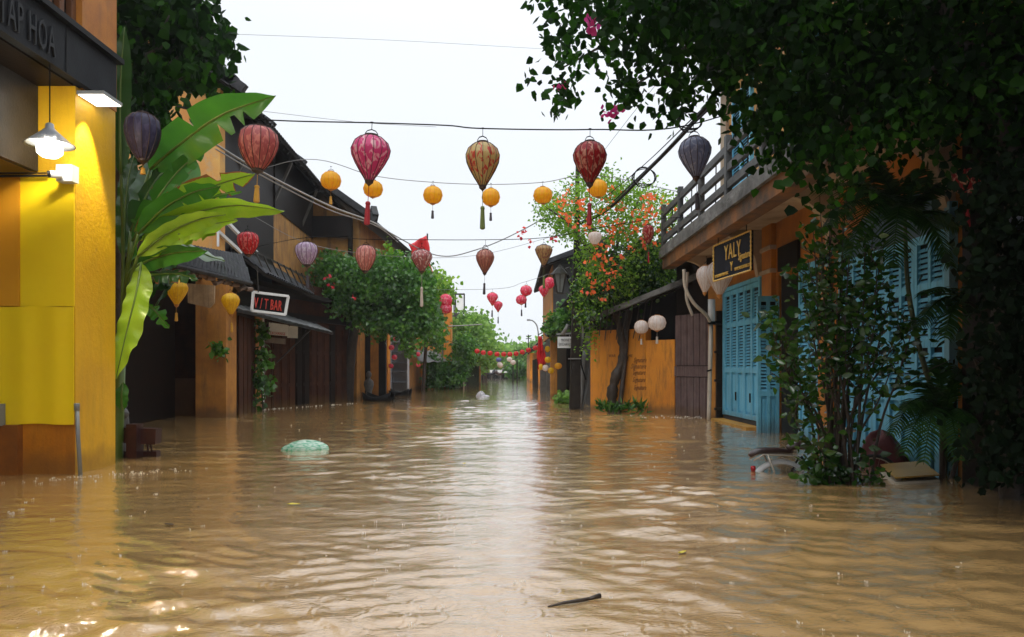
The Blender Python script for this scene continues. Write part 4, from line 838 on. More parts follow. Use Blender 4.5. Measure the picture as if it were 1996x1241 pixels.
# utility pole
up_ = thing('utility_pole', 'dark wet concrete utility pole at the end of the orange wall', 'utility pole', G(1120,798))
Yp = 20.1; mb = MB(); a = P(1109,0,Yp)[0]; b = P(1131,0,Yp)[0]; xc = (a+b)/2; ztop = P(0,283,Yp)[2]
def frus(mb, x, y, z0, z1, w0, w1):
    mb.add([(x+i*w0/2,y+j*w0/2,z0) for i,j in ((-1,-1),(1,-1),(1,1),(-1,1))]+[(x+i*w1/2,y+j*w1/2,z1) for i,j in ((-1,-1),(1,-1),(1,1),(-1,1))], [(3,2,1,0),(4,5,6,7),(0,1,5,4),(1,2,6,5),(2,3,7,6),(3,0,4,7)])
ztop = P(0,308,Yp)[2]; xt = P(1126,0,Yp)[0]
mb.add([(xc+i*.15,Yp+j*.15,-.5) for i,j in ((-1,-1),(1,-1),(1,1),(-1,1))]+[(xt+i*.045,Yp+j*.045,ztop) for i,j in ((-1,-1),(1,-1),(1,1),(-1,1))], [(3,2,1,0),(4,5,6,7),(0,1,5,4),(1,2,6,5),(2,3,7,6),(3,0,4,7)]); mb.build('shaft', M['polecon'], up_)
mb = MB()
for y in (575, 590, 700): z = P(0,y,Yp)[2]; mb.box(xc-.16, xc+.16, Yp-.17, Yp+.16, z, z+.03)
mb.build('strap', M['wiregrey'], up_)
mb = MB(); mb.box(xc+.2, xc+.42, Yp-.1, Yp+.1, P(0,660,Yp)[2], P(0,612,Yp)[2]); mb.build('meter_box', M['grey'], up_)
mb = MB(); mb.tube(cm([P(1131,610,Yp-.1), P(1140,650,Yp-.1), P(1132,700,Yp-.1), P(1142,740,Yp-.1)], 12), .02, 5); mb.tube(cm([P(1100,520,Yp-.1),P(1112,560,Yp-.2),P(1125,600,Yp-.2)], 10), .02, 5); mb.build('loose_cable', M['wire'], up_)
ln = thing('street_lantern', 'black old fashioned street lantern on the utility pole arm', 'street lamp', P(1092,545,19.8))
lc = Vector(P(1091,570,19.8)); w0, w1, hh = .14, .24, .46
mb = MB(); frus(mb, lc.x, lc.y, lc.z, lc.z+hh, w0, w1*1.2); mb.build('glass', surf('frosted_glass', (.16,.18,.18), (.12,.13,.13), rough=.15, bump=0), ln)
mb = MB()
for i, j in ((-1,-1),(1,-1),(1,1),(-1,1)): mb.beam(lc+Vector((i*w0/2*1.05,j*w0/2*1.05,0)), lc+Vector((i*w1*.62,j*w1*.62,hh)), .04)
mb.lathe([(.13,-.02),(.11,.0)], 4, lc, cap=True); mb.lathe([(.24,hh),(.22,hh+.03),(.12,hh+.14),(.05,hh+.2),(.015,hh+.28)], 8, lc)
for s_ in (-.02, .02): mb.beam(lc+Vector((0,-w0/2,0))+Vector((s_*0,0,0)), lc+Vector((0,-w1*.62,hh)), .018)
mb.build('frame', M['blackiron'], ln)
mb = MB(); mb.tube(cm([lc+Vector((0,0,hh+.26)), P(1094,520,19.9), P(1104,527,20), P(1112,545,20.05)], 14), .025, 6); mb.build('arm', M['blackiron'], ln)
tp = MB(); rows = []
for i in range(9):
    f = i/8; yl = Vector(P(1133,680+118*f,20.6)); yr = Vector(P(1150-14*f*f,690+110*f,20.4)); rows.append([yl.lerp(yr, g/6)+Vector((0,.05*math.sin(g*1.4+f*3),0)) for g in range(7)])
o = tp.grid(rows).build('tarpaulin', M['canvas'], smooth=True); o.modifiers.new('s','SOLIDIFY').thickness = .01; tag(o, 'narrow grey tarpaulin hanging between utility pole and orange wall', 'tarpaulin')
# ================= DARK HOUSE BEHIND POLE =================
h11 = thing('corner_house', 'dark two storey house with black roof behind the street lantern', 'building', (2.5, 30, 0))
MB().box(1.5, 7, 28, 36.5, 2.3, 4.9).build('upper_wall', M['greywall'], h11)
MB().box(1.46, 1.498, 28.02, 36.4, 2.3, 4.9).build('street_face', M['pier'], h11)
MB().box(2.0, 7, 28.3, 36.5, -.5, 2.299).build('lower_wall', M['darkwood'], h11)
tileroof((1.05,27.4,4.75), (1.05,37,4.75), (3.6,27.4,5.7), (3.6,37,5.7), h11)
tileroof((1.2,25.6,2.15), (1.2,28.2,2.3), (2.3,25.6,3.1), (2.3,28.2,3.2), h11, name='lean_to_roof')
MB().beam((1.05,27.38,4.8),(3.6,27.38,5.76),.12,.16).build('verge', M['tile'], h11)
for px0, px1, yy, m_ in ((1053,1066,33.5,'concrete'),(1066,1073,30,'concrete'),(1073,1086,28,'pier')):
    MB().box(P(px0,0,yy)[0], P(px1,0,yy)[0], yy, yy+.35, -.5, 2.2).build('pier', M[m_], h11)
me_ = thing('exchange_sign', 'white money exchange sign hanging beside the utility pole', 'sign', P(1100,656,24))
a, b = P(1087,678,24), P(1113,678,24); mb = MB().box(a[0], b[0], 24, 24.05, a[2], P(0,656,24)[2]); mb.build('board', M['white'], me_)
text('MONEY', .115, me_, M['greywall'], (a[0]+.10, 23.993, a[2]+.21), sx=.75, ext=.003); text('EXCHANGE', .115, me_, M['greywall'], (a[0]+.03, 23.993, a[2]+.08), sx=.68, ext=.003)
mb = MB(); mb.beam(P(1084,651,24), P(1118,649,24), .05); mb.tube([P(1090,651,24), P(1090,656,24)], .01, 4); mb.tube([P(1110,650,24), P(1110,656,24)], .01, 4); mb.tube([P(1097,650,23.8),P(1104,640,23.6),P(1107,632,23.6)], .06, 6); mb.build('arm', M['grey'], me_)
t_ = flag('flag', (P(1050,656,31), P(1052,655,31), P(1064,700,31), P(1046,722,31)), 'limp red flag hanging from the piers by the yellow lanterns'); 
t_2 = MB().grid([[Vector(P(1049+i*.9+ (9*(j/12)*(i/8)), 655+j*5.4-(i*1.6 if j > 6 else 0), 31))+Vector((0,.08*math.sin(i*1.8+j*.3),0)) for i in range(9)] for j in range(13)]).build('fold', M['red'], t_, True); t_2.modifiers.new('s','SOLIDIFY').thickness = .01
MB().tube([P(1049,652,31), P(1062,646,31.5)], .02, 5).build('pole', M['darkwood'], t_)
# ================= LANTERNS =================
PROF = dict(drop=[(.26,0),(.58,-.05),(.86,-.15),(1,-.30),(.95,-.42),(.76,-.59),(.50,-.77),(.29,-.90),(.15,-1)],
 balloon=[(.3,0),(.66,-.05),(.92,-.16),(1,-.32),(.97,-.46),(.84,-.63),(.6,-.82),(.38,-.94),(.24,-1)],
 globe=[(.22,0),(.58,-.07),(.86,-.22),(1,-.5),(.86,-.78),(.58,-.93),(.22,-1)],
 cone=[(.35,0),(.8,-.06),(1,-.2),(.88,-.38),(.5,-.7),(.14,-1)])
FAB = dict(purple=((.035,.03,.07),(.06,.05,.11)), rose=((.38,.10,.10),(.55,.22,.18)), pink=((.50,.05,.18),(.65,.42,.45)), cream=((.45,.36,.16),(.45,.05,.04)),
 crimson=((.30,.008,.015),(.55,.30,.22)), slate=((.20,.22,.33),(.34,.35,.44)), amber=((.92,.42,.02),(.85,.34,.02)), red=((.48,.02,.03),(.62,.22,.2)), mauve=((.40,.30,.42),(.55,.5,.56)),
 peach=((.45,.18,.16),(.6,.35,.3)), striped=((.35,.12,.12),(.6,.5,.48)), brown=((.35,.14,.11),(.45,.25,.18)), gold=((.40,.27,.13),(.25,.10,.08)), white=((.62,.58,.56),(.55,.5,.48)),
 yellow=((.62,.44,.02),(.55,.36,.02)), hotpink=((.62,.04,.12),(.75,.3,.36)), scarlet=((.55,.01,.03),(.6,.1,.1)), blue=((.12,.14,.35),(.2,.22,.42)))
FM = {}; LM = {}
RIB = surf('lantern_rib', (.05,.02,.015), (.03,.015,.01), rough=.5, bump=0); RIBL = surf('pale_rib', (.50,.20,.03), (.4,.16,.03), rough=.5, bump=0)
def lmesh(shape, colr):
    k = (shape, colr)
    if k in LM: return LM[k]
    if colr not in FM: FM[colr] = fabric('lantern_'+colr, *[tuple(min(.9, x*1.35) for x in q) for q in FAB[colr]], sc=3.2, spot=.56, trans=.6 if colr in ('amber','white','yellow') else .5)
    nr = 14; pr = PROF[shape]; K = 4; sh_ = MB()
    dense = []
    for (r0, z0), (r1_, z1) in zip(pr[:-1], pr[1:]):
        for i in range(3): dense.append((r0+(r1_-r0)*i/3, z0+(z1-z0)*i/3))
    dense.append(pr[-1])
    sh_.lathe(dense, nr*K, rf=lambda j: 1-.035*math.sin((j % K)/K*math.pi), cap=False)
    a = sh_.build('shade', FM[colr], None, True, at=(0,0,0))
    fr_ = MB(); rib = RIBL if colr in ('amber','yellow','white','hotpink','scarlet') else RIB
    for j in range(nr):
        t = 2*math.pi*j/nr; fr_.tube([(r*1.012*math.cos(t), r*1.012*math.sin(t), z) for r, z in pr], .017 if rib is RIB else .008, 4)
    fr_.lathe([(pr[0][0]+.05,-.03),(pr[0][0]+.06,.03),(.02,.035)], 16, cap=False)
    e = pr[-1][0]; fr_.lathe([(e+.08,-.96),(e+.05,-1.02),(e*.4,-1.07),(.01,-1.10)], 14, cap=False)
    b = fr_.build('frame', rib, None, False, at=(0,0,0))
    for o in (a, b): C.objects.unlink(o)
    LM[k] = (a, b); return LM[k]
TM = {}
def tmesh(colr):
    if colr in TM: return TM[colr]
    m = MB(); m.tube([(0,0,0),(0,0,-.42)], .12, 5); m.lathe([(.1,-.40),(.75,-.42),(1,-.47),(.8,-.5),(1.15,-.97),(.6,-1)], 10)
    o = m.build('tassel', surf('tassel_'+colr, *dict(red=((.35,.01,.02),),green=((.12,.16,.03),),amber=((.6,.3,.03),),dark=((.05,.04,.05),),pale=((.5,.42,.36),))[colr], bump=0), None, at=(0,0,0)); C.objects.unlink(o); TM[colr] = o; return o
hm = MB(); hm.tube([(0,0,1),(0,0,.45)], .05, 4)
hm.tube([(0,0,.45),(.6,0,.35),(.9,0,.15),(1,0,0)], .04, 4); hm.tube([(0,0,.45),(-.6,0,.35),(-.9,0,.15),(-1,0,0)], .04, 4); hm.lathe([(.05,.93),(.3,1.0),(.05,1.03)], 6)
HMo = hm.build('hanger', M['wire'], None, at=(0,0,0)); C.objects.unlink(HMo)
def lantern(px, top, bot, wpx, Y, shape, colr, label, group, tas=None, tcol='red', hang=None, name='silk_lantern', parts=True, tilt=0):
    p = P(px, top, Y); r = wpx/2*Y/F; h = (bot-top)*Y/F
    t = thing(name, label, 'lantern', p, group); a, b = lmesh(shape, colr); t.rotation_euler = (tilt*.5+rnd.gauss(0,.025), tilt+rnd.gauss(0,.035), rnd.uniform(0, 3))
    for s_ in (a, b):
        c = s_.copy(); C.objects.link(c); c.parent = t; c.scale = (r, r, h)
    if tas:
        c = tmesh(tcol).copy(); C.objects.link(c); c.parent = t; c.location = (0,0,-h*1.06); L_ = (tas-bot)*Y/F; c.scale = (.028*r/.2, .028*r/.2, L_)
    if hang:
        c = HMo.copy(); C.objects.link(c); c.parent = t; hh = (top-hang)*Y/F; c.scale = (.07*r/.2, .07*r/.2, hh)
    return t
g1_ = 'large silk lanterns on the nearest wire'
lantern(278,222,313,66,8.8,'balloon','purple','dark purple silk lantern under the leaves at upper left', g1_, 335,'amber',206)
lantern(505,247,332,76,9,'balloon','rose','dusty rose balloon lantern in front of the black eaves', g1_, 390,'amber',232)
lantern(724,264,354,76,9,'drop','pink','bright pink teardrop lantern with long red tassel', g1_, 432,'red',238,tilt=.04)
lantern(941,278,365,67,9,'drop','cream','cream teardrop lantern with red flowers in the middle of the wire', g1_, 442,'green',249)
lantern(1150,277,361,65,9,'drop','crimson','deep red teardrop lantern in front of the flowering vine', g1_, 436,'red',250)
lantern(1353,268,348,63,9,'drop','slate','slate blue lantern in front of the balcony railing', g1_, 405,'dark',240)
g2_ = 'round amber lanterns on the second wire'
for x, t0, b0, w_, lab, tt in ((645,334,369,40,'round amber lantern against the black roof, leftmost of its row',396),(728,352,384,39,'round amber lantern behind the pink teardrop lantern',None),(844,363,397,38,'round amber lantern alone between pink and cream lanterns',424),
    (957,367,401,36,'round amber lantern just right of the cream lantern',428),(1058,364,396,38,'round amber lantern left of the orange flowering vine',None),(1166,350,384,37,'round amber lantern behind the deep red lantern',None)):
    lantern(x,t0,b0,w_,13,'globe',{'x':'amber'}['x'],lab,g2_,tt,'amber' if x < 700 else 'dark',t0-10,name='round_lantern')
g3_ = 'silk lanterns on the third wire'
lantern(483,452,497,42,13,'balloon','red','red flowered lantern beside the dark canopy', g3_, None, hang=440)
lantern(597,472,517,43,13,'balloon','mauve','pale mauve striped lantern with blue tassel against dark canopy', g3_, 560,'dark',462)
lantern(714,478,529,39,13,'balloon','peach','peach pink lantern in front of the green vine', g3_, None, hang=466,tilt=.08)
lantern(822,486,530,41,13.2,'drop','striped','white and maroon striped lantern in front of the red flag', g3_, 595,'pale',474)
lantern(946,486,533,36,13.2,'drop','brown','reddish brown teardrop lantern hanging alone against the sky', g3_, 571,'dark',467)
lantern(1060,478,519,34,13.2,'cone','gold','gold and brown striped cone lantern left of the vine', g3_, 560,'green',466)
lantern(1160,452,477,27,13.2,'balloon','white','small white lantern in the middle of the flowering vine', g3_, None, hang=444)
lantern(1264,438,474,21,13.2,'balloon','crimson','slim dark red lantern beside the flowering vine and the balcony', g3_, 510,'red',428)
g4_ = 'yellow lanterns under the porch roof'
lantern(345,545,595,42,12.6,'drop','yellow','yellow teardrop lantern at the left end of the porch roof', g4_, 623,'amber',528)
lantern(449,571,614,35,14.5,'drop','yellow','yellow teardrop lantern at the right end of the porch roof', g4_, 645,'amber',556)
g5_ = 'pink lanterns hanging in pairs'
for x, t0, b0, w_, sh_, lab in ((960,570,594,22,'drop','pink lantern, upper of the left hanging pair'),(971,587,607,18,'drop','pink lantern, lower of the left hanging pair'),(1026,556,576,24,'globe','round pink lantern, upper of the right hanging pair'),
    (1016,575,593,22,'globe','round pink lantern, lower of the right hanging pair'),(1071,540,562,21,'globe','pink lantern nearest the street lantern'),(1060,556,579,20,'drop','pink lantern just left below the one beside the street lantern'),
    (869,573,598,26,'globe','upper pink lantern stacked above another by the vine'),(869,592,611,24,'globe','lower pink lantern stacked under another by the vine')):
    lantern(x,t0,b0,w_,22 if x > 900 else 26,sh_,'hotpink',lab,g5_, b0+22 if 900 < x < 1030 else None,'dark',t0-7)
ch = [(930,684),(942,687),(955,688),(969,690),(982,690),(994,690),(1006,689),(1018,686),(1030,682),(1044,678)]
ords = ['leftmost of','second of','third of','fourth of','fifth of','sixth of','seventh of','eighth of','ninth of','rightmost of']
for i, (x, y) in enumerate(ch): lantern(x,y-4.5,y+4.5,10.5,36,'globe','scarlet','small red round lantern, %s the ten in the far chain'%ords[i],'red lanterns in the far chain',name='round_lantern')
for x, y, c, lab in ((985,736,'white','small white lantern low over the far street'),(993,700,'white','small white lantern just under the red chain'),(1000,706,'white','flat white lantern under the right half of the red chain'),(974,710,'white','white lantern under the left half of the red chain'),(972,701,'blue','tiny blue lantern under the red chain')):
    if x == 985: y = 712; x = 975.5
    lantern(x,y-4.5,y+4.5,11,44,'globe',c,lab,'small far lanterns under the red chain',name='round_lantern')
for x, y, w_, c, lab in ((1067,680,10,'yellow','small yellow lantern, topmost by the piers'),(1068,701,13,'yellow','yellow round lantern in the middle of the cluster by the piers'),(1054,715,9,'yellow','yellow lantern at the left edge of the pier cluster'),(1063,717,13,'white','white lantern among the yellow ones by the piers'),(1074,722,13,'yellow','lowest yellow lantern by the piers'),(1088,713,15,'amber','amber lantern on the right of the pier cluster')):
    lantern(x,y-6,y+6,w_,26,'globe',c,lab,'lanterns by the far piers',name='round_lantern')
lantern(1281,614,644,36,16.6,'globe','white','round white lantern, larger of two in front of the plank gate','white lanterns by the plank gate',668,'pale',600,name='round_lantern')
lantern(1250,624,650,28,17.4,'globe','white','round white lantern, smaller of two over the orange wall','white lanterns by the plank gate',670,'pale',612,name='round_lantern')
lantern(1376,518,572,36,14.4,'drop','white','white teardrop lantern, left of two beneath the black and gold sign','white lanterns under the balcony',None,hang=500)
lantern(1404,508,577,54,14.2,'drop','white','large white teardrop lantern, right of two beneath the black and gold sign','white lanterns under the balcony',None,hang=498)
for i, (x, y, w_, yy) in enumerate(((771,660,9,27.4),(763,677,11,27.2),(769,696,11,27.2),(762,713,10,27.2),(815,690,9,34),(815,711,9,34),(838,591,14,30),(818,640,8,34))):
    lantern(x,y-w_*.45,y+w_*.45,w_,yy,'globe','hotpink','small pink ball lantern, '+['topmost of four by the grey shelf rack','second from top by the grey shelf rack','third from top by the grey shelf rack','lowest of four by the grey shelf rack','upper of two left of the grey cloth awning','lower of two under the grey cloth awning','hanging in the vine by the pink pair','deep in the vine shadow'][i],'pink ball lanterns along the left shops',name='ball_lantern')
lantern(1985,415,450,70,6.2,'globe','slate','dim blue lantern deep in the shadow at the right edge','lanterns in the right shadow',None,hang=385,name='round_lantern')
lantern(1885,330,380,60,6.6,'balloon','crimson','dim dark red lantern in the shadow beneath the tree','lanterns in the right shadow',440,'red',300)
# ================= CABLES =================
def cable(pts, r, lab, mat='wire', sag=0, n=30, name='cable'):
    pts = [Vector(p) for p in pts]
    if len(pts) == 2:
        q = [pts[0].lerp(pts[1], i/n)-Vector((0,0,sag*4*(i/n)*(1-i/n))) for i in range(n+1)]
    else: q = cm(pts, n)
    return tag(MB().tube(q, r, 5).build(name, M[mat], smooth=True), lab, 'cable')
cable([(-6.3,17,6.6), P(345,207,9.4), P(505,232,9.05), P(727,239,9), P(870,244,9), P(941,250,9), P(1152,252,9), P(1353,241,9), (4.5,11.2,5.3)], .008, 'black wire carrying the nearest row of large lanterns', n=60)
cable([(-6.5,19,5.9), P(600,310,13.4), P(728,342,13), P(844,355,13), P(957,359,13), P(1058,355,13), P(1166,342,13), (3.45,15.8,4.7)], .006, 'thin grey wire carrying the round amber lanterns', 'wiregrey', n=50)
cable([(-6.6,19.8,4.2), P(597,463,13), P(714,466,13), P(822,467,13.2), P(946,467,13.2), P(1060,463,13.2), P(1160,445,13.2), P(1264,428,13.2), (3.46,14.8,4.0)], .006, 'thin wire carrying the third row of lanterns', n=50)
cable([P(415,278,12), P(505,332,12.5), P(640,400,14.5), P(735,437,17), (-4.0,27,5.6)], .018, 'thick pale cable running along the black eaves', 'wirelight', n=40)
cable([P(420,290,12.1), P(508,341,12.6), P(640,408,14.6), P(735,441,17), (-4.0,27,5.5)], .012, 'thinner pale cable just under the thick one', 'wirelight', n=40)
cable([P(735,440,17), P(850,497,19), P(930,486,19.5), P(1020,447,20), P(1118,390,20)], .014, 'grey cable sagging across the street to the pole', 'wiregrey', n=40)
bund = [P(1420,150,7.4), P(1350,240,9.5), P(1270,325,13), P(1180,412,18.5), P(1120,440,20.1)]
cable(bund, .03, 'thick black bundle of cables rising to the tree', n=40, name='cable_bundle')
cable([Vector(p)+Vector((.03,0,.06)) for p in bund], .014, 'black cable twisted along the top of the bundle', n=50)
cable([P(1400,195,7.8), P(1330,262,10), P(1255,335,14), P(1175,408,19), P(1122,425,20.1)], .013, 'slack black cable just under the thick bundle', n=50)
cable([P(1400,180,8), P(1345,235,9.6), P(1245,330,15), P(1135,420,20.1)], .008, 'thin stray wire beside the thick bundle', n=30)
for cx_, cy_, rr, yy, lab in ((1345,236,21,9.4,'loop of spare black cable coiled on the upper bundle'),(1256,345,20,13.5,'loop of spare black cable coiled on the lower bundle')):
    c = Vector(P(cx_,cy_,yy)); R_ = rr*yy/F; mb = MB()
    for k in range(3): mb.tube([c+Vector((R_*(1+.1*k)*math.cos(a), .04*math.sin(a*2+k), R_*(1-.12*k)*math.sin(a))) for a in np.linspace(0, 2*math.pi, 22)], .008, 4)
    tag(mb.build('cable_coil', M['wire']), lab, 'cable')
cable([P(300,60,14), P(450,66,15), P(760,78,17), P(1060,95,19)], .004, 'faint thin wire high across the sky', 'wiregrey')
cable([P(1430,20,9), P(1300,140,12), P(1180,290,17), P(1122,372,20)], .005, 'faint slanting wire left of the bundle', 'wiregrey')
cable([P(500,215,13), P(700,238,14), P(850,247,15)], .004, 'faint upper wire ending near the pink lantern', 'wiregrey')
cable([(-4.6,36,3.0), P(925,683,36), P(942,683,36), P(982,685,36), P(1018,681,36), P(1044,673,36), (1.5,36,2.6)], .012, 'wire of the far red lantern chain', n=30)
cable([(-4.1,27.6,3.9), P(960,563,22), P(1020,550,22), P(1070,534,22), P(1110,520,20)], .006, 'thin wire carrying the pink lantern pairs', 'wiregrey')
cable([(-5.0,14,4.0),P(640,484,16),P(905,500,19),P(1110,452,20.1)], .005, 'faint low wire across the street', 'wiregrey')
cable([P(860,636,40),P(910,634,40),P(940,632,40)], .03, 'thin pale wire in front of the far trees', 'wirelight')
# ================= VEGETATION =================
def plant(name, label, loc, cat='tree', group=None): return thing(name, label, cat, loc, group)
# overhanging bougainvillea, upper right
t_ = plant('bougainvillea', 'huge dark overhanging bougainvillea tree filling the upper right', (4.25, 6.4, -.5))
edge = [(1015,-60),(1050,0),(1085,60),(1045,110),(1025,155),(1075,140),(1085,200),(1130,185),(1160,110),(1180,150),(1190,225),(1250,200),(1275,130),(1300,150),(1290,232),(1340,235),(1395,190),(1420,110),(1460,60),(1500,-60)]
c1 = massclusters(edge, 6.2, 8.2, 150); o1 = around(c1, 14, .085)
mid = [(1180,-80),(1240,60),(1330,110),(1400,120),(1430,200),(1480,230),(1500,280),(1560,300),(1600,320),(1700,290),(1840,270),(2100,290),(2100,-150),(1180,-150)]
c2 = massclusters(mid, 5.8, 8.6, 640); o2 = around(c2, 32, .16)
m2 = np.ones(len(o2), bool)
qx = CX+F*o2[:,0]/o2[:,1]; qy = HY-F*(o2[:,2]-H)/o2[:,1]
for hx, hy, hr in ((1470,170,16),(1520,90,12),(1465,205,10)): m2 &= ((qx-hx)**2+(qy-hy)**2 > hr**2)
o2 = o2[m2]
c3 = np.array([(rng.uniform(2.2,8), rng.uniform(1.0,7.0), rng.uniform(4.6,6.6)) for _ in range(420)]); o3 = around(c3, 16, .28)  # extra overhead leaves, mostly out of view, added to darken the right side
o3 = o3[(HY-F*(o3[:,2]-H)/np.maximum(o3[:,1],.3) < -30) | (CX+F*o3[:,0]/np.maximum(o3[:,1],.3) > 1550)]
leafmesh('foliage', np.concatenate([o1, o2]), .085, M['lf_near'], t_, droop=.7)
leafmesh('shade_foliage', o3, .16, M['lf_dark'], t_, droop=.5)
fl = [P(1157,55,6.8),P(1155,25,6.8),P(1152,40,6.8),P(1185,218,7),P(1186,228,7),P(1208,212,7),P(1090,170,7)]
leafmesh('blossoms', around(np.array(fl), 7, .025), .05, M['purpleflower'], t_, wide=.6)
mb = MB(); mb.tube(cm([(4.25,6.4,-.5),(4.15,6.5,1.2),(4.2,6.4,2.6),(3.9,6.6,3.8),(3.4,6.8,4.8)], 20), [.13-.003*i for i in range(21)], 10)
limbs(mb, (3.4,6.8,4.8), [P(1150,60,7),P(1250,20,7.5),P(1300,150,7.4),P(1100,130,7),P(1400,60,7),P(1550,200,7),P(1200,190,7.2),(1.6,6.5,5.0),(2.8,5,5.4)], .045, .007)
limbs(mb, (3.9,6.6,3.8), [P(1700,250,6.8),P(1900,200,6.5),P(1560,310,7.6),(6,5,5)], .05, .01)
mb.tube(cm([P(1505,150,6.9),P(1535,60,6.6),P(1555,-20,6.4)], 8), .012, 6)
mb.build('trunk', M['bark'], t_, True)
# hedge at right edge, deep shadow put into its leaf colour
t_ = plant('climbing_plant', 'dense dark climbing plant in deep shadow at the right edge', (4.6, 6.0, -.5), 'plant')
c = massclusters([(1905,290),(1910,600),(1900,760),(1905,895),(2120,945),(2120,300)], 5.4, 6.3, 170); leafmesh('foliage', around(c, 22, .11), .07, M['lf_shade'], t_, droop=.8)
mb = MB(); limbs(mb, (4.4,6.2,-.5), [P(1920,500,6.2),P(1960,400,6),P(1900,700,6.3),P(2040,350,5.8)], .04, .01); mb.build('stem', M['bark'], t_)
struct_wall = MB().box(4.3, 9, -3, 7.35, -.5, 4.2).build('shade_wall', M['darkwood']); tag(struct_wall, 'added dark wall closing off light at the right edge of the picture', 'wall')  # wall added behind the foliage to keep light out
# tree top left
t_ = plant('shade_tree', 'dark leafy tree spreading above the banana plant at upper left', (-5.6, 10.8, -.5))
tl = [(205,-80),(395,-60),(395,20),(440,60),(450,80),(405,110),(420,160),(395,180),(345,150),(330,160),(300,110),(262,140),(225,170),(205,120)]
c1 = massclusters(tl, 9.9, 11.8, 125); tl2 = [(262,150),(305,160),(335,190),(345,215),(330,260),(300,300),(262,300),(262,215)]
c2 = massclusters(tl2, 9.7, 10.4, 26)
leafmesh('foliage', np.concatenate([around(c1, 22, .14), around(c2, 13, .11)]), .15, M['lf_near'], t_, droop=.75)
mb = MB(); mb.tube(cm([(-5.6,10.8,-.5),(-5.5,10.7,2),(-5.4,10.6,4),(-5.1,10.5,5.2)], 14), [.12-.005*i for i in range(15)], 10)
limbs(mb, (-5.3,10.6,4.4), [P(400,60,10.5),P(330,30,10),P(300,200,9.8),P(380,140,10.2),P(250,0,10.5)], .05, .01); mb.build('trunk', M['bark'], t_, True)
# flowering vine, left middle
t_ = plant('flowering_vine', 'big green vine with few pink flowers spilling over the left shopfront', (-5.2, 27, -.5), 'plant')
vl = [(618,512),(650,500),(700,512),(750,505),(785,498),(835,540),(842,600),(850,640),(815,655),(800,690),(790,640),(745,650),(700,625),(655,600),(622,560)]
c = massclusters(vl, 24, 26.3, 420); leafmesh('foliage', around(c, 50, .17), .12, M['lf_vine'], t_, droop=.6)
c = np.array([P(758,492,25),P(756,476,25.2),P(772,496,25),P(800,512,25)]); leafmesh('top_foliage', around(c, 26, .09), .10, M['lf_light'], t_)
leafmesh('blossoms', around(np.array([P(641,538,23.5),P(646,552,23.5),P(690,580,23.6)]), 5, .05), .10, M['redflower'], t_)
mb = MB(); mb.tube(cm([P(676,792,26),P(680,720,25.9),P(688,660,25.8),P(700,600,25.6),P(720,560,25.4)], 14), [.22-.008*i for i in range(15)], 8)
limbs(mb, P(700,600,25.6), [P(640,520,25),P(700,520,25),P(780,520,25),P(820,600,25.5)], .09, .03); mb.build('trunk', M['bark'], t_, True)
# wall creeper beyond
t_ = plant('wall_creeper', 'green creeper covering the wall between the vine and the dark gate', (-4.2, 42, -.5), 'plant')
c = np.concatenate([massclusters([(846,705),(880,710),(890,670),(905,655),(925,670),(930,695),(905,708),(898,742),(850,746)], 39, 42, 150), massclusters([(838,700),(848,700),(850,755),(838,755)], 38.5, 39.5, 25), massclusters([(842,600),(860,620),(856,680),(848,690),(838,650)], 34, 37, 25)])
leafmesh('foliage', around(c, 34, .18), .17, M['lf_vine'], t_)
mb = MB(); limbs(mb, (-4.2,42,-.5), [P(860,700,41),P(890,680,41)], .06, .03); mb.build('stem', M['bark'], t_)
t_ = plant('roadside_tree', 'fresh green tree rising behind the creeper and gate', (-4.0, 50, -.5))
c = massclusters([(880,628),(905,622),(930,615),(950,640),(958,668),(958,695),(940,700),(925,690),(900,690),(885,665)], 46, 52, 170)
leafmesh('crown', around(c, 44, .3), .22, M['lf_far'], t_)
mb = MB(); mb.tube([(-4.0,50,-.5),(-3.9,50,2),(-3.6,50,3)], [.2,.15,.1], 8); limbs(mb, (-3.9,50,2), [P(900,640,50),P(935,630,50),P(950,680,48)], .08, .03); mb.build('trunk', M['bark'], t_)
t_ = plant('small_tree', 'pale green treetop above the vine beside the red flag', (-4.2, 36, -.5))
c = massclusters([(832,545),(850,535),(868,548),(875,575),(850,590),(835,580)], 35, 37, 40); leafmesh('crown', around(c, 22, .25), .2, M['lf_light'], t_)
MB().tube([(-4.2,36,-.5),(-4.0,36,2.5),P(852,575,36)], [.1,.08,.05], 6).build('trunk', M['bark'], t_)
def bgtree(px0, px1, top, bot, Y, lab, k=60, mat='lf_far', sz=.5, grp='trees closing the far end of the street', s=.7):
    x0 = P(px0,0,Y)[0]; x1 = P(px1,0,Y)[0]; bx = (x0+x1)/2; t_ = plant('background_tree', lab, (bx, Y, -.5), group=grp)
    pts = []
    zc, zt = P(0,bot,Y)[2], P(0,top,Y)[2]
    while len(pts) < k:
        a = rng.uniform(-1,1,3)
        if (a**2).sum() < 1: pts.append((bx+a[0]*(x1-x0)/2, Y+a[1]*(x1-x0)/2, (zc+zt)/2+a[2]*(zt-zc)/2))
    leafmesh('crown', around(np.array(pts), 30, s*.5), sz*.7, M[mat], t_)
    mb = MB(); mb.tube([(bx,Y,-.5),(bx+.1,Y,zc),(bx,Y,(zc+zt)/2)], [.25,.2,.1], 7); mb.build('trunk', M['bark'], t_)
bgtree(928,958,655,712,62,'bushy green tree left of the far stall',70)
bgtree(950,995,676,716,88,'wide pale green tree above the far stall',90)
bgtree(985,1035,674,716,92,'wide green tree in the middle of the far trees',90)
bgtree(1025,1070,666,712,100,'green tree behind the brown tiled roofs',90)
bgtree(992,1022,706,738,74,'dark green round tree near the water at the street end',70,'lf_vine',.4,s=.5)
bgtree(905,950,668,725,98,'green tree far behind the dark gate',70)
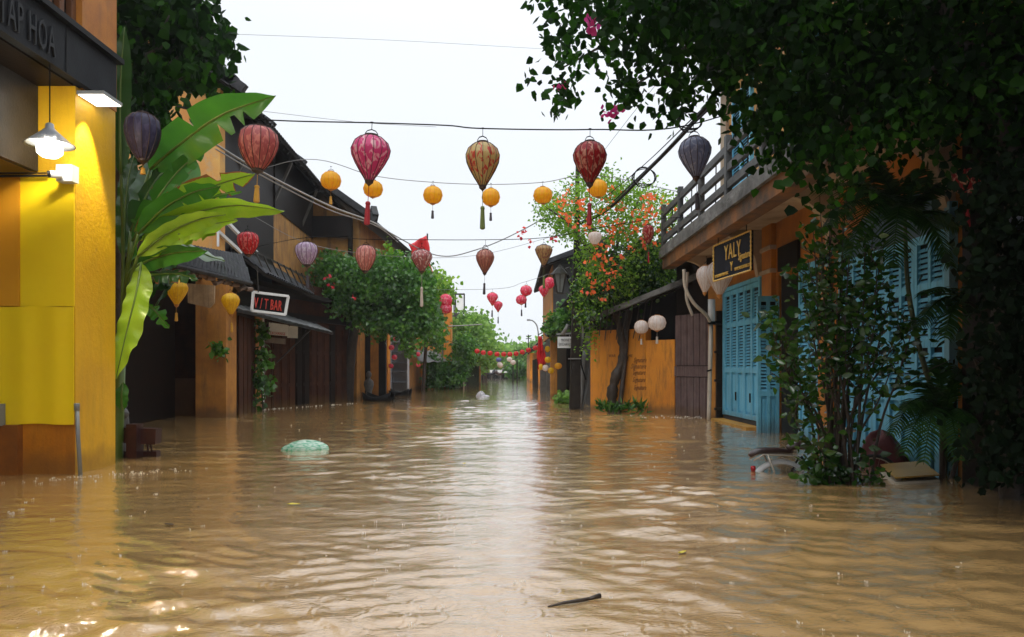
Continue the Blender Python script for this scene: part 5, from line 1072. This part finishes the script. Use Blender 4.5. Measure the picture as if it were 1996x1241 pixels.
bgtree(860,910,650,720,95,'green tree far behind the rooftop house',60)
bgtree(1060,1120,650,715,110,'distant green tree hidden mostly by the corner house',60)
ms = massclusters([(880,684),(960,680),(1060,680),(1160,675),(1160,725),(880,725)], 118, 140, 300)
o = leafmesh('far_woodland', around(ms, 26, 1.0), .8, M['lf_far'], None, at=(0,125,-.5)); tag(o, 'mass of distant pale trees behind the street end', 'woodland', kind='stuff')
# trumpet vine, right
t_ = plant('trumpet_vine', 'climbing vine with orange flowers on a dark twisted trunk', (2.55, 18.9, -.5), 'plant')
tv = [(1040,425),(1060,390),(1095,370),(1115,345),(1150,350),(1185,340),(1240,365),(1300,375),(1325,400),(1312,455),(1300,500),(1310,550),(1250,570),(1205,590),(1165,625),(1140,680),(1135,640),(1125,600),(1120,520),(1140,470),(1090,450)]
c = massclusters(tv, 17.6, 20.6, 330); leafmesh('foliage', around(c, 40, .14), .075, M['lf_light'], t_, droop=.4, wide=.32)
c = massclusters([(1150,500),(1290,470),(1320,540),(1250,575),(1190,600),(1140,640),(1125,580)], 18.0, 20.8, 190); leafmesh('lower_foliage', around(c, 34, .15), .10, M['lf_bush'], t_, droop=.7)
c = massclusters([(1065,390),(1120,360),(1260,370),(1325,400),(1300,460),(1230,500),(1190,560),(1160,600),(1135,560),(1150,470),(1110,440)], 17.3, 18.0, 150); leafmesh('blossoms', around(c, 4, .045), .075, M['orangeflower'], t_, wide=.5)
c = np.array([P(1014,455,17.6),P(1022,450,17.6),P(1035,470,17.6),P(1078,465,17.6)]); leafmesh('blossoms', around(c, 6, .04), .08, M['redflower'], t_, wide=.5)
mb = MB(); tk = cm([P(1196,806,18.9),P(1193,770,18.85),P(1200,735,18.8),P(1214,700,18.8),P(1212,660,18.8),P(1200,600,18.9),P(1185,540,19),P(1150,440,19.2)], 36)
mb.tube(tk, [.14-.002*i+.018*math.sin(i*1.3)+.012*math.sin(i*2.9) for i in range(37)], 10); mb.tube(cm([P(1206,806,18.7),P(1212,760,18.7),P(1218,700,18.75),P(1222,640,18.8),P(1230,560,19)], 16), .06, 7)
limbs(mb, P(1185,540,19), [P(1060,400,18.5),P(1120,370,19),P(1250,380,19),P(1310,430,18.6),P(1280,520,18.8),P(1130,600,19)], .06, .015)
for k in range(9): mb.tube(cm([P(1170+k*13,560,18.3),P(1172+k*12,610,18.2),P(1168+k*11,640+rnd.uniform(0,25),18.3)], 8), .012, 4)
mb.build('trunk', M['bark'], t_, True)
t_ = plant('grass_tuft', 'dark green tufts growing from the water along the orange wall', (2.6, 18.3, -.5), 'plants')
pts = np.array([P(px,800-abs(math.sin(px))*6,18.2) for px in list(range(1170,1208,3))+list(range(1212,1262,5))]); leafmesh('leaf', around(pts, 9, .05), .20, M['lf_vine'], t_, droop=-.7, wide=.12)
t_ = plant('leafy_bush', 'small bright green bush at the foot of the far piers', G(1097,783)[:2]+(-.5,), 'plant')
leafmesh('foliage', around(massclusters([(1088,770),(1100,762),(1108,772),(1106,786),(1088,786)], 23.5, 24.5, 14), 22, .09), .13, M['lf_far'], t_); MB().tube([G(1097,783)[:2]+(-.5,), P(1098,772,24)], .02, 5).build('stem', M['bark'], t_)
t_ = plant('roof_creeper', 'green creeper growing on the lean to roof beside the utility pole', P(1090,640,25.5), 'plant')
leafmesh('foliage', around(massclusters([(1066,640),(1085,610),(1112,590),(1116,620),(1090,650)], 25.2, 26, 38), 22, .14), .14, M['lf_vine'], t_)
# creepers on the ochre pier
t_ = plant('pier_creeper', 'thin leafy creeper climbing the narrow ochre pier', G(512,800)[:2]+(-.5,), 'plant')
c = np.concatenate([massclusters([(502,630),(516,630),(518,700),(500,700)], 19.3, 19.8, 16), massclusters([(498,700),(520,700),(526,740),(520,795),(500,795)], 19.2, 19.8, 26), massclusters([(400,630),(440,640),(436,690),(410,700)], 16.6, 16.9, 7)])
leafmesh('foliage', around(c, 9, .08), .13, M['lf_vine'], t_); mb = MB(); mb.tube(cm([P(513,800,19.6),P(508,720,19.6),P(512,630,19.6)], 8), .018, 5); mb.tube(cm([P(497,800,19.6),P(490,730,19.6),P(480,620,19.6)], 8), .022, 5); mb.build('stem', M['bark'], t_)
# near shrub
t_ = plant('street_shrub', 'tall many stemmed green shrub rising from the water at right', (3.15, 7.4, -.5), 'plant')
mb = MB(); lp_ = []
tops = [(1498,620,6.9),(1515,590,7.0),(1530,640,6.8),(1555,560,7.1),(1570,500,7.2),(1585,430,7.3),(1600,380,7.4),(1620,360,7.5),(1640,420,7.2),(1655,480,7.0),(1665,350,7.5),(1690,450,7.3),(1700,520,7.1),(1720,470,7.5),(1735,560,7.3),(1755,600,7.4),(1775,640,7.2),(1600,520,6.9),(1620,560,6.8),(1545,700,6.8),(1580,620,6.9),(1680,600,6.9),(1710,640,7.0),(1640,600,6.8),(1740,700,7.1),(1610,460,7.6),(1560,760,6.8),(1650,540,7.7),(1590,700,7.6),(1700,400,7.7)]
for x, y, Y in tops:
    b = Vector((3.15+rnd.gauss(0,.09), 7.4+rnd.gauss(0,.12), -.5)); t = Vector(P(x+rnd.gauss(0,6), y, Y)); m_ = b.lerp(t, .45); m_.x += (3.15-t.x)*.28*.6; m_.z += .1
    c = cm([b, m_+Vector((rnd.gauss(0,.03),0,0)), b.lerp(t,.75)+Vector((rnd.gauss(0,.03),0,.03)), t], 14); mb.tube(c, [.017-.001*i for i in range(15)], 6)
    for i in range(4, 15):
        k = 4 if i > 8 else 1
        for _ in range(k): lp_.append(tuple(c[i]+Vector((rnd.gauss(0,.07), rnd.gauss(0,.07), rnd.gauss(0,.07)))))
    for j in range(3):
        q = c[8+2*j]; e = q+Vector((rnd.gauss(0,.16), rnd.gauss(0,.12), .12+rnd.random()*.18)); mb.tube([q, q.lerp(e,.5)+Vector((0,0,.02)), e], [.007,.005,.003], 4)
        for _ in range(13): f = rnd.random(); lp_.append(tuple(q.lerp(e, f)+Vector((rnd.gauss(0,.05), rnd.gauss(0,.05), rnd.gauss(0,.05)))))
for x, y in ((1570,930),(1590,915),(1600,870),(1585,860),(1620,900),(1690,890),(1710,925),(1560,870),(1650,910),(1730,935),(1640,850)):
    b = Vector((3.15+rnd.gauss(0,.08), 7.35, -.1)); e = Vector(P(x,y,rnd.uniform(6.9,7.4))); mb.tube([b, b.lerp(e,.5)+Vector((0,0,.08)), e], [.01,.007,.004], 5)
    for _ in range(34): f = rnd.uniform(.3, 1.1); lp_.append(tuple(b.lerp(e, f)+Vector((rnd.gauss(0,.06), rnd.gauss(0,.05), rnd.gauss(0,.05)+.02))))
lp_ = np.array([p for p in lp_ if p[2] > .02])
mb.build('stems', M['bark'], t_, True); leafmesh('foliage', lp_, .085, M['lf_bush'], t_, droop=.1, wide=.30)
# palms
def frond(par, base, tip, sag, ll=.3, n=26, mt='lf_palm'):
    b, t = Vector(base), Vector(tip); L_ = (t-b).length; c = [b.lerp(t, i/n)+Vector((0,0,sag*L_*math.sin(math.pi*i/n))) for i in range(n+1)]; mb = MB()
    for i in range(2, n+1):
        d = (c[i]-c[i-1]).normalized(); s_ = d.cross(Vector((0,0,1))).normalized(); w_ = ll*math.sin(math.pi*(.12+.8*i/n))**.7
        for sg_ in (-1, 1):
            for jj in (0, .5):
                a = c[i-1].lerp(c[i], jj); e = a+s_*sg_*w_*.8+d*w_*.55-Vector((0,0,w_*rnd.uniform(.2,.5))); m_ = a.lerp(e,.5)+Vector((0,0,.02)); q = d*.011
                mb.add([a-q, a+q, m_+q*1.1, e, m_-q*1.1], [(0,1,2,4),(4,2,3)])
    mb.tube(c, [.009*(1-i/(n+1))+.002 for i in range(n+1)], 5); return mb.build('frond', M[mt], par)
pl = plant('areca_palm', 'slender palm with drooping fronds behind the shrub', (3.9, 7.75, -.5))
ct = Vector(P(1764,430,7.7)); MB().tube(cm([(4.35,7.8,-.5),P(1838,840,7.8),P(1795,690,7.75),P(1770,560,7.7),ct], 16), [.035-.001*i for i in range(17)], 8).build('trunk', surf('palm_stem', (.06,.08,.03), (.04,.05,.02), rough=.5), pl, True)
for x, y, Y, sg_ in ((1612,440,7.0,.22),(1592,370,7.2,.16),(1650,505,6.9,.3),(1705,318,7.6,.05),(1790,330,8,.05),(1868,440,7.6,.25),(1855,520,7.2,.3),(1640,330,7.8,.08),(1740,520,6.9,.3),(1830,360,7.5,.15)): frond(pl, ct, P(x,y,Y), sg_, .30)
pl2 = plant('young_palm', 'low dark palm fronds near the water behind the foam board', (4.0, 7.7, -.5))
cb = Vector(P(1838,815,7.6))
MB().tube([(4.3,7.7,-.5), cb], .03, 7).build('trunk', M['bark'], pl2)
for x, y, Y, sg_ in ((1755,800,7.2,.2),(1735,850,7.2,.3),(1760,890,7,.25),(1880,720,7.4,.2),(1900,840,7,.25),(1790,745,7.4,.2),(1830,700,7.8,.1),(1800,905,6.9,.3),(1870,900,6.8,.25)): frond(pl2, cb, P(x,y,Y), sg_, .24, 20)
cb2 = Vector(P(1880,590,7.4))
for x, y, Y, sg_ in ((1800,570,7.1,.15),(1785,640,7.1,.2),(1840,660,7,.2),(1920,520,7.2,.1)): frond(pl2, cb2, P(x,y,Y), sg_, .24, 20)
MB().tube(cm([(4.2,7.6,-.5),P(1885,800,7.5),cb2], 8), .022, 6).build('trunk', M['bark'], pl2)
# ================= BICYCLE =================
bk = thing('bicycle', 'bicycle sunk in the flood with only saddle and rear mudguard showing', 'bicycle', (2.85, 8.2, -.5))
yb = 8.2; rc = Vector((2.86, yb, -.225)); fc = Vector((3.9, yb+.12, -.17))
def ringm(mb, c, R_, r, n=36, a0=0, a1=2*math.pi):
    mb.tube([c+Vector((R_*math.cos(a), 0, R_*math.sin(a))) for a in np.linspace(a0, a1, n)], r, 7)
for c in (rc, fc):
    wmb = MB(); ringm(wmb, c, .295, .008); wmb.tube([c-Vector((0,.04,0)), c+Vector((0,.04,0))], .02, 8)
    for k in range(24): a = k*math.pi/12; wmb.tube([c, c+Vector((.29*math.cos(a),0,.29*math.sin(a)))], .0014, 3)
    wo_ = wmb.build('wheel', M['chrome'], bk); tm = MB(); ringm(tm, c, .315, .019); tm.build('tyre', M['rubber'], wo_, True)
mb = MB(); rows = []
for a in np.linspace(math.radians(-10), math.radians(200), 26): rows.append([rc+Vector(((.352-.05*s_*s_)*math.cos(a), s_*.034, (.352-.05*s_*s_)*math.sin(a))) for s_ in (-1,-.5,0,.5,1)])
o = mb.grid(rows).build('mudguard', M['white'], bk, True); o.modifiers.new('s','SOLIDIFY').thickness = .003
def rseat(pts, w, h):
    m = MB(); c = cm(pts, 14)
    m.tube(c, [h*(math.sin(math.pi*min(1,max(.06,(i/14)*.88+.06))))**.35 for i in range(15)], 12)
    for i, v in enumerate(m.v): pass
    cy = yb; m.v = [(x, cy+(y-cy)*w/h, z) for x, y, z in m.v]; return m
rseat([(2.53,yb,.155),(2.61,yb,.205),(2.80,yb,.215),(2.98,yb,.20)], .075, .034).build('rear_pad', M['seat'], bk, True)
rseat([(2.93,yb,.23),(3.02,yb,.27),(3.12,yb,.27),(3.22,yb,.24)], .075, .05).build('saddle', M['seat'], bk, True)
mb = MB()
for s_ in (-.07, .07):
    mb.tube([(2.55,yb+s_,.115),(2.66,yb+s_,.18),(3.0,yb+s_,.165),(3.1,yb+s_,.09)], .010, 6); mb.tube([(2.70,yb+s_,.18),(2.86,yb+s_*.9,-.22)], .011, 6)
for x in (2.62, 2.75, 2.9): mb.tube([(x,yb-.07,.13),(x,yb+.07,.13)], .007, 5)
mb.build('rack', M['chrome'], bk, True)
mb = MB(); bb = Vector((3.3,yb,-.22)); hd = Vector((3.66,yb+.08,.22)); st = Vector((3.06,yb,.15))
for a, b, r in ((rc,bb,.012),(rc,st,.011),(bb,st+Vector((.02,0,0)),.016),(bb,hd-Vector((0,0,.12)),.018),(hd,fc,.014),(hd,hd+Vector((-.05,0,.18)),.014)): mb.tube([a,b], r, 8)
mb.build('frame', M['black'], bk, True)
mb = MB(); hb = hd+Vector((-.05,0,.18)); mb.tube(cm([hb+Vector((-.22,-.27,.02)), hb+Vector((-.08,-.25,.05)), hb+Vector((.04,-.1,.03)), hb, hb+Vector((.04,.1,.03)), hb+Vector((-.08,.25,.05)), hb+Vector((-.22,.27,.02))], 24), .012, 7); mb.build('handlebar', M['chrome'], bk, True)
MB().lathe([(.001,-.03),(.022,-.028),(.028,0),(.022,.028),(.001,.03)], 12, P(1468,913,8.15)).build('tail_light', surf('red_reflector', (.5,.01,.02), rough=.2, bump=0), bk, True)
# red tarp, foam board
rt = MB(); rows = []
for i in range(12):
    f = i/11; ry = .02+.33*f**.55
    rows.append([(4.12+.10*f+ry*1.0*math.cos(a)*(1+.12*math.sin(5*a+f*2)), 8.6+ry*.9*math.sin(a)*(1+.12*math.sin(4*a)), (.36-.75*f**1.3)+.05*math.sin(3*a)) for a in np.linspace(0, 2*math.pi, 33)])
tag(rt.grid(rows).build('red_tarpaulin', surf('red_tarp', (.10,.003,.004), (.06,.002,.003), rough=.7), smooth=True), 'dark red tarpaulin heap half under water behind the shrub', 'tarpaulin')
fb = thing('foam_board', 'yellow covered foam mattress slab floating beside the shrub', 'foam board', G(1775,935)[:2]+(0,))
q = [P(1716,918,7.9), P(1797,913,8.2), P(1832,931,7.4), P(1745,940,7.2)]; q = [(a,b,.06 if i in (0,1) else .045) for i,(a,b,c_) in enumerate(q)]
MB().prism([(a,b,c_+.035-.02*(i in (2,3))) for i,(a,b,c_) in enumerate(q)], (0,0,.012)).build('cover', M['foam'], fb)
MB().prism([(a,b,-.06) for a,b,c_ in q], (0,0,.082)).build('foam', M['foamside'], fb)
# floating green plastic bag, white bag, stick
gb = G(590,878); m_, tt, b_, oo = nodes('green_plastic'); b_.inputs['Base Color'].default_value = (.25,.62,.42,1); b_.inputs['Roughness'].default_value = .2
n_ = N(tt, 'ShaderNodeTexNoise', Scale=9.0, Detail=4.0); cr_ = N(tt, 'ShaderNodeValToRGB'); cr_.color_ramp.elements[0].color = (.12,.48,.28,1); cr_.color_ramp.elements[1].color = (.65,.82,.70,1); cr_.color_ramp.elements[0].position = .38; cr_.color_ramp.elements[1].position = .6
tt.links.new(n_.outputs[0], cr_.inputs[0]); tt.links.new(cr_.outputs[0], b_.inputs['Base Color']); tr_ = N(tt, 'ShaderNodeBsdfTranslucent'); tt.links.new(cr_.outputs[0], tr_.inputs[0]); mm = N(tt, 'ShaderNodeMixShader'); mm.inputs[0].default_value = .35
tt.links.new(b_.outputs[0], mm.inputs[1]); tt.links.new(tr_.outputs[0], mm.inputs[2]); tt.links.new(mm.outputs[0], oo.inputs[0])
def bag(name, c, rx, ry, h, mat, lab, cat, fold=.06):
    rows = []
    for i in range(15):
        ph = i/14*math.pi/2*1.08; row = []
        for j in range(49):
            a = 2*math.pi*j/48; k = 1+fold*math.sin(7*a+2*ph)+fold*.6*math.sin(13*a-4*ph)*math.cos(ph)
            row.append((c[0]+rx*math.sin(ph)*math.cos(a)*k, c[1]+ry*math.sin(ph)*math.sin(a)*k, c[2]+h*math.cos(ph)*(1+fold*1.5*math.sin(3*a+1))))
        rows.append(row)
    tag(MB().grid(rows).build(name, mat, smooth=True), lab, cat)
bag('plastic_bag', (gb[0],gb[1]+.15,-.01), .31, .2, .13, m_, 'pale green plastic bag floating in front of the left shops', 'plastic bag')
wb = G(938,772); bag('plastic_bag', (wb[0]-.02,wb[1],-.02), .17, .14, .19, M['greybag'], 'small white plastic bag floating far down the street', 'plastic bag', .12)
bag('floating_litter', (wb[0]+.15,wb[1]-.1,-.02), .17, .12, .07, M['greybag'], 'flat white scrap floating against the white bag', 'litter', .1)
mb = MB(); a, b = Vector(G(1068,1184)), Vector(G(1166,1168)); a.z = .004; b.z = .012; mb.tube([a, a.lerp(b,.3)+Vector((0,0,.004)), a.lerp(b,.6), b], [.004,.007,.009,.008], 7); mb.tube([a.lerp(b,.75), b+Vector((.01,0,.006))], [.006,.013], 6)
tag(mb.build('floating_stick', M['bark'], smooth=True), 'short black stick floating on the near water', 'stick')
# ================= PERSON =================
def person(loc):
    t = thing('person', 'person in a blue shirt standing in the doorway behind the shrub', 'person', loc)
    J = dict(pel=(0,0,.95),sp=(0,.0,1.12),ch=(0,0,1.32),nk=(0,0,1.48),hd0=(0,-.01,1.55),hd=(0,-.01,1.66),hdt=(0,0,1.74),
      sl=(-.17,0,1.42),el=(-.27,-.05,1.16),wl=(-.16,-.24,1.12),hl=(-.10,-.31,1.14),sr=(.17,0,1.42),er=(.24,.02,1.14),wr=(.24,-.12,.92),hr=(.24,-.16,.85),
      ll=(-.09,0,.9),kl=(-.10,-.02,.5),al=(-.10,.03,.09),fl=(-.10,-.14,.03),lr=(.09,0,.9),kr=(.10,-.02,.5),ar=(.10,.03,.09),fr=(.10,-.14,.03))
    R_ = dict(pel=.14,sp=.125,ch=.15,nk=.06,hd0=.065,hd=.09,hdt=.065,sl=.065,el=.045,wl=.03,hl=.035,sr=.065,er=.045,wr=.03,hr=.035,ll=.09,kl=.06,al=.04,fl=.035,lr=.09,kr=.06,ar=.04,fr=.035)
    E = [('pel','sp'),('sp','ch'),('ch','nk'),('nk','hd0'),('hd0','hd'),('hd','hdt'),('ch','sl'),('sl','el'),('el','wl'),('wl','hl'),('ch','sr'),('sr','er'),('er','wr'),('wr','hr'),('pel','ll'),('ll','kl'),('kl','al'),('al','fl'),('pel','lr'),('lr','kr'),('kr','ar'),('ar','fr')]
    ks = list(J); vs = [J[k] for k in ks]; es = [(ks.index(a), ks.index(b)) for a, b in E]; rs = [R_[k] for k in ks]
    def skinned(name, ks_, es_, mat, grow=0):
        ids = [ks.index(k) for k in ks_]; me = bpy.data.meshes.new(name); me.from_pydata([J[k] for k in ks_], [(ks_.index(a), ks_.index(b)) for a, b in es_], []); o = bpy.data.objects.new(name, me); C.objects.link(o); o.parent = t
        m = o.modifiers.new('skin', 'SKIN'); m.use_smooth_shade = True; o.modifiers.new('sub', 'SUBSURF').levels = 2; o.modifiers['sub'].render_levels = 2
        for i, k in enumerate(ks_): d = me.skin_vertices[0].data[i]; d.radius = (R_[k]+grow, (R_[k]+grow)*(.75 if k in ('pel','sp','ch') else 1)); d.use_root = (i == 0)
        me.materials.append(mat); return o
    f = []; J2 = {}
    for h, w_, sx in (('hl','wl',-1),('hr','wr',1)):
        for i in range(5):
            d = (Vector(J[h])-Vector(J[w_])).normalized(); s_ = Vector((1,0,0)) if sx < 0 else Vector((0,1,0))
            k1, k2 = '%s%da'%(h,i), '%s%db'%(h,i); off = s_*(.018*(i-1.5)) if i < 4 else s_*-.045
            J[k1] = tuple(Vector(J[h])+d*.04+off); J[k2] = tuple(Vector(J[h])+d*(.085 if i < 4 else .05)+off*1.15-Vector((0,0,.02))); R_[k1] = .009; R_[k2] = .007; E.append((h,k1)); E.append((k1,k2))
    ks = list(J); skinned('body', ks, E, M['skin'])
    skinned('shirt', ['pel','sp','ch','sl','el','sr','er'], [('pel','sp'),('sp','ch'),('ch','sl'),('sl','el'),('ch','sr'),('sr','er')], M['shirt'], .016)
    skinned('trousers', ['pel','ll','kl','al','lr','kr','ar'], [('pel','ll'),('ll','kl'),('kl','al'),('pel','lr'),('lr','kr'),('kr','ar')], M['trousers'], .02)
    w0_ = wl(t)
    MB().lathe([(.001,.105),(.06,.095),(.093,.05),(.098,0),(.085,-.03)], 16, w0_+Vector((0,.012,1.67))).build('hair', M['hair'], t, True)
    mb = MB(); mb.lathe([(.001,-.02),(.013,-.01),(.01,.02),(.001,.03)], 6, w0_+Vector((0,-.10,1.645))); 
    for s_ in (-1, 1): mb.lathe([(.001,-.03),(.012,-.01),(.014,.015),(.001,.03)], 6, w0_+Vector((s_*.092,0,1.65)))
    mb.build('nose_and_ears', M['skin'], t, True)
    mb = MB()
    for s_ in (-1, 1): mb.lathe([(.001,-.008),(.010,0),(.001,.008)], 8, w0_+Vector((s_*.032,-.088,1.665)))
    mb.build('eyes', M['hair'], t); mb = MB(); mb.beam(w0_+Vector((-.022,-.09,1.60)), w0_+Vector((.022,-.09,1.60)), .01, .008); mb.build('mouth', surf('lips', (.3,.08,.07), bump=0), t)
    return t
person((4.83, 12.35, -.52))
# far motorbikes
def moto(px, py, Y, mat, lab):
    g = P(px, py, Y); t = thing('motorbike', lab, 'motorbike', (g[0], Y, -.1), 'far motorbikes'); x, z = g[0], .15
    mb = MB()
    for dx in (-.55, .55): ringm(mb, Vector((x+dx,Y,z)), .26, .05, 16)
    w_ = mb.build('wheels', M['rubber'], t)
    mb = MB(); mb.tube([(x-.6,Y,z+.45),(x-.2,Y,z+.5),(x+.1,Y,z+.3),(x+.4,Y,z+.4),(x+.5,Y,z+.8)], [.1,.14,.16,.12,.06], 8); mb.build('body', mat, t, True)
    MB().tube([(x-.55,Y,z+.6),(x-.05,Y,z+.6)], .09, 8).build('seat', M['rubber'], t, True)
    MB().tube([(x+.45,Y-.3,z+.85),(x+.5,Y,z+.82),(x+.45,Y+.3,z+.85)], .03, 6).build('handlebar', M['chrome'], t)
moto(954, 735, 74, M['trousers'], 'tiny dark blue motorbike at the far end of the street'); moto(971, 735, 74.5, M['redwood'], 'tiny red motorbike at the far end of the street')
mb = MB(); 
for (x, y) in ((1000,728),(1008,729)): mb.tube([P(x,y-28,60), P(x,748,60)], .06, 6)
tag(mb.build('far_post', M['darkwood']), 'pair of dark posts standing by the far right houses', 'posts')
# unseen roof above and beside the camera, added to shade the near right corner
pr_ = thing('light_blocker_roof', 'added tiled canopy out of view shading the near right corner', 'canopy', (5, 1, 4.3))
tileroof((2.3,-5,4.55), (2.3,4.6,4.55), (5.5,-5,5.4), (5.5,4.6,5.4), pr_)

# floating leaves
for i, (x, y, lab, sz) in enumerate(((572,985,'tiny yellow leaf floating left of the middle of the street',.05),(905,905,'tiny leaf floating in the middle of the near street',.04),(330,1025,'small dark leaf floating on the water near the yellow shop',.05),(1330,1080,'small leaf floating right of the black stick',.04))):
    g = Vector(G(x,y)); a_ = i*1.3; d = Vector((math.cos(a_),math.sin(a_),0)); s_ = Vector((-d.y,d.x,0)); g.z = .012
    mb = MB().grid([[g-d*sz+Vector((0,0,.004)), g-d*sz], [g-d*sz*.3-s_*sz*.4, g-d*sz*.3+s_*sz*.4+Vector((0,0,.006))], [g+d*sz*.4-s_*sz*.35, g+d*sz*.4+s_*sz*.35], [g+d*sz, g+d*sz+Vector((0,0,.008))]])
    o = mb.build('floating_leaf', surf('yellow_leaf', (.6,.5,.05), bump=0) if i != 2 else M['bark']); o.modifiers.new('s','SOLIDIFY').thickness = .002; tag(o, lab, 'leaf')

# rain haze in the air
m, t, b_, o_ = nodes('haze'); t.nodes.remove(b_); pv = t.nodes.new('ShaderNodeVolumePrincipled'); pv.inputs['Color'].default_value = (.93,.96,1,1); pv.inputs['Density'].default_value = .0007; pv.inputs['Anisotropy'].default_value = .2
t.links.new(pv.outputs[0], o_.inputs['Volume'])
hz = MB().box(-172, 172, -62, 212, -1.6, 13).build('haze', m, at=(0,0,0)); tag(hz, 'thin pale rain haze filling the street', 'haze', kind='stuff')
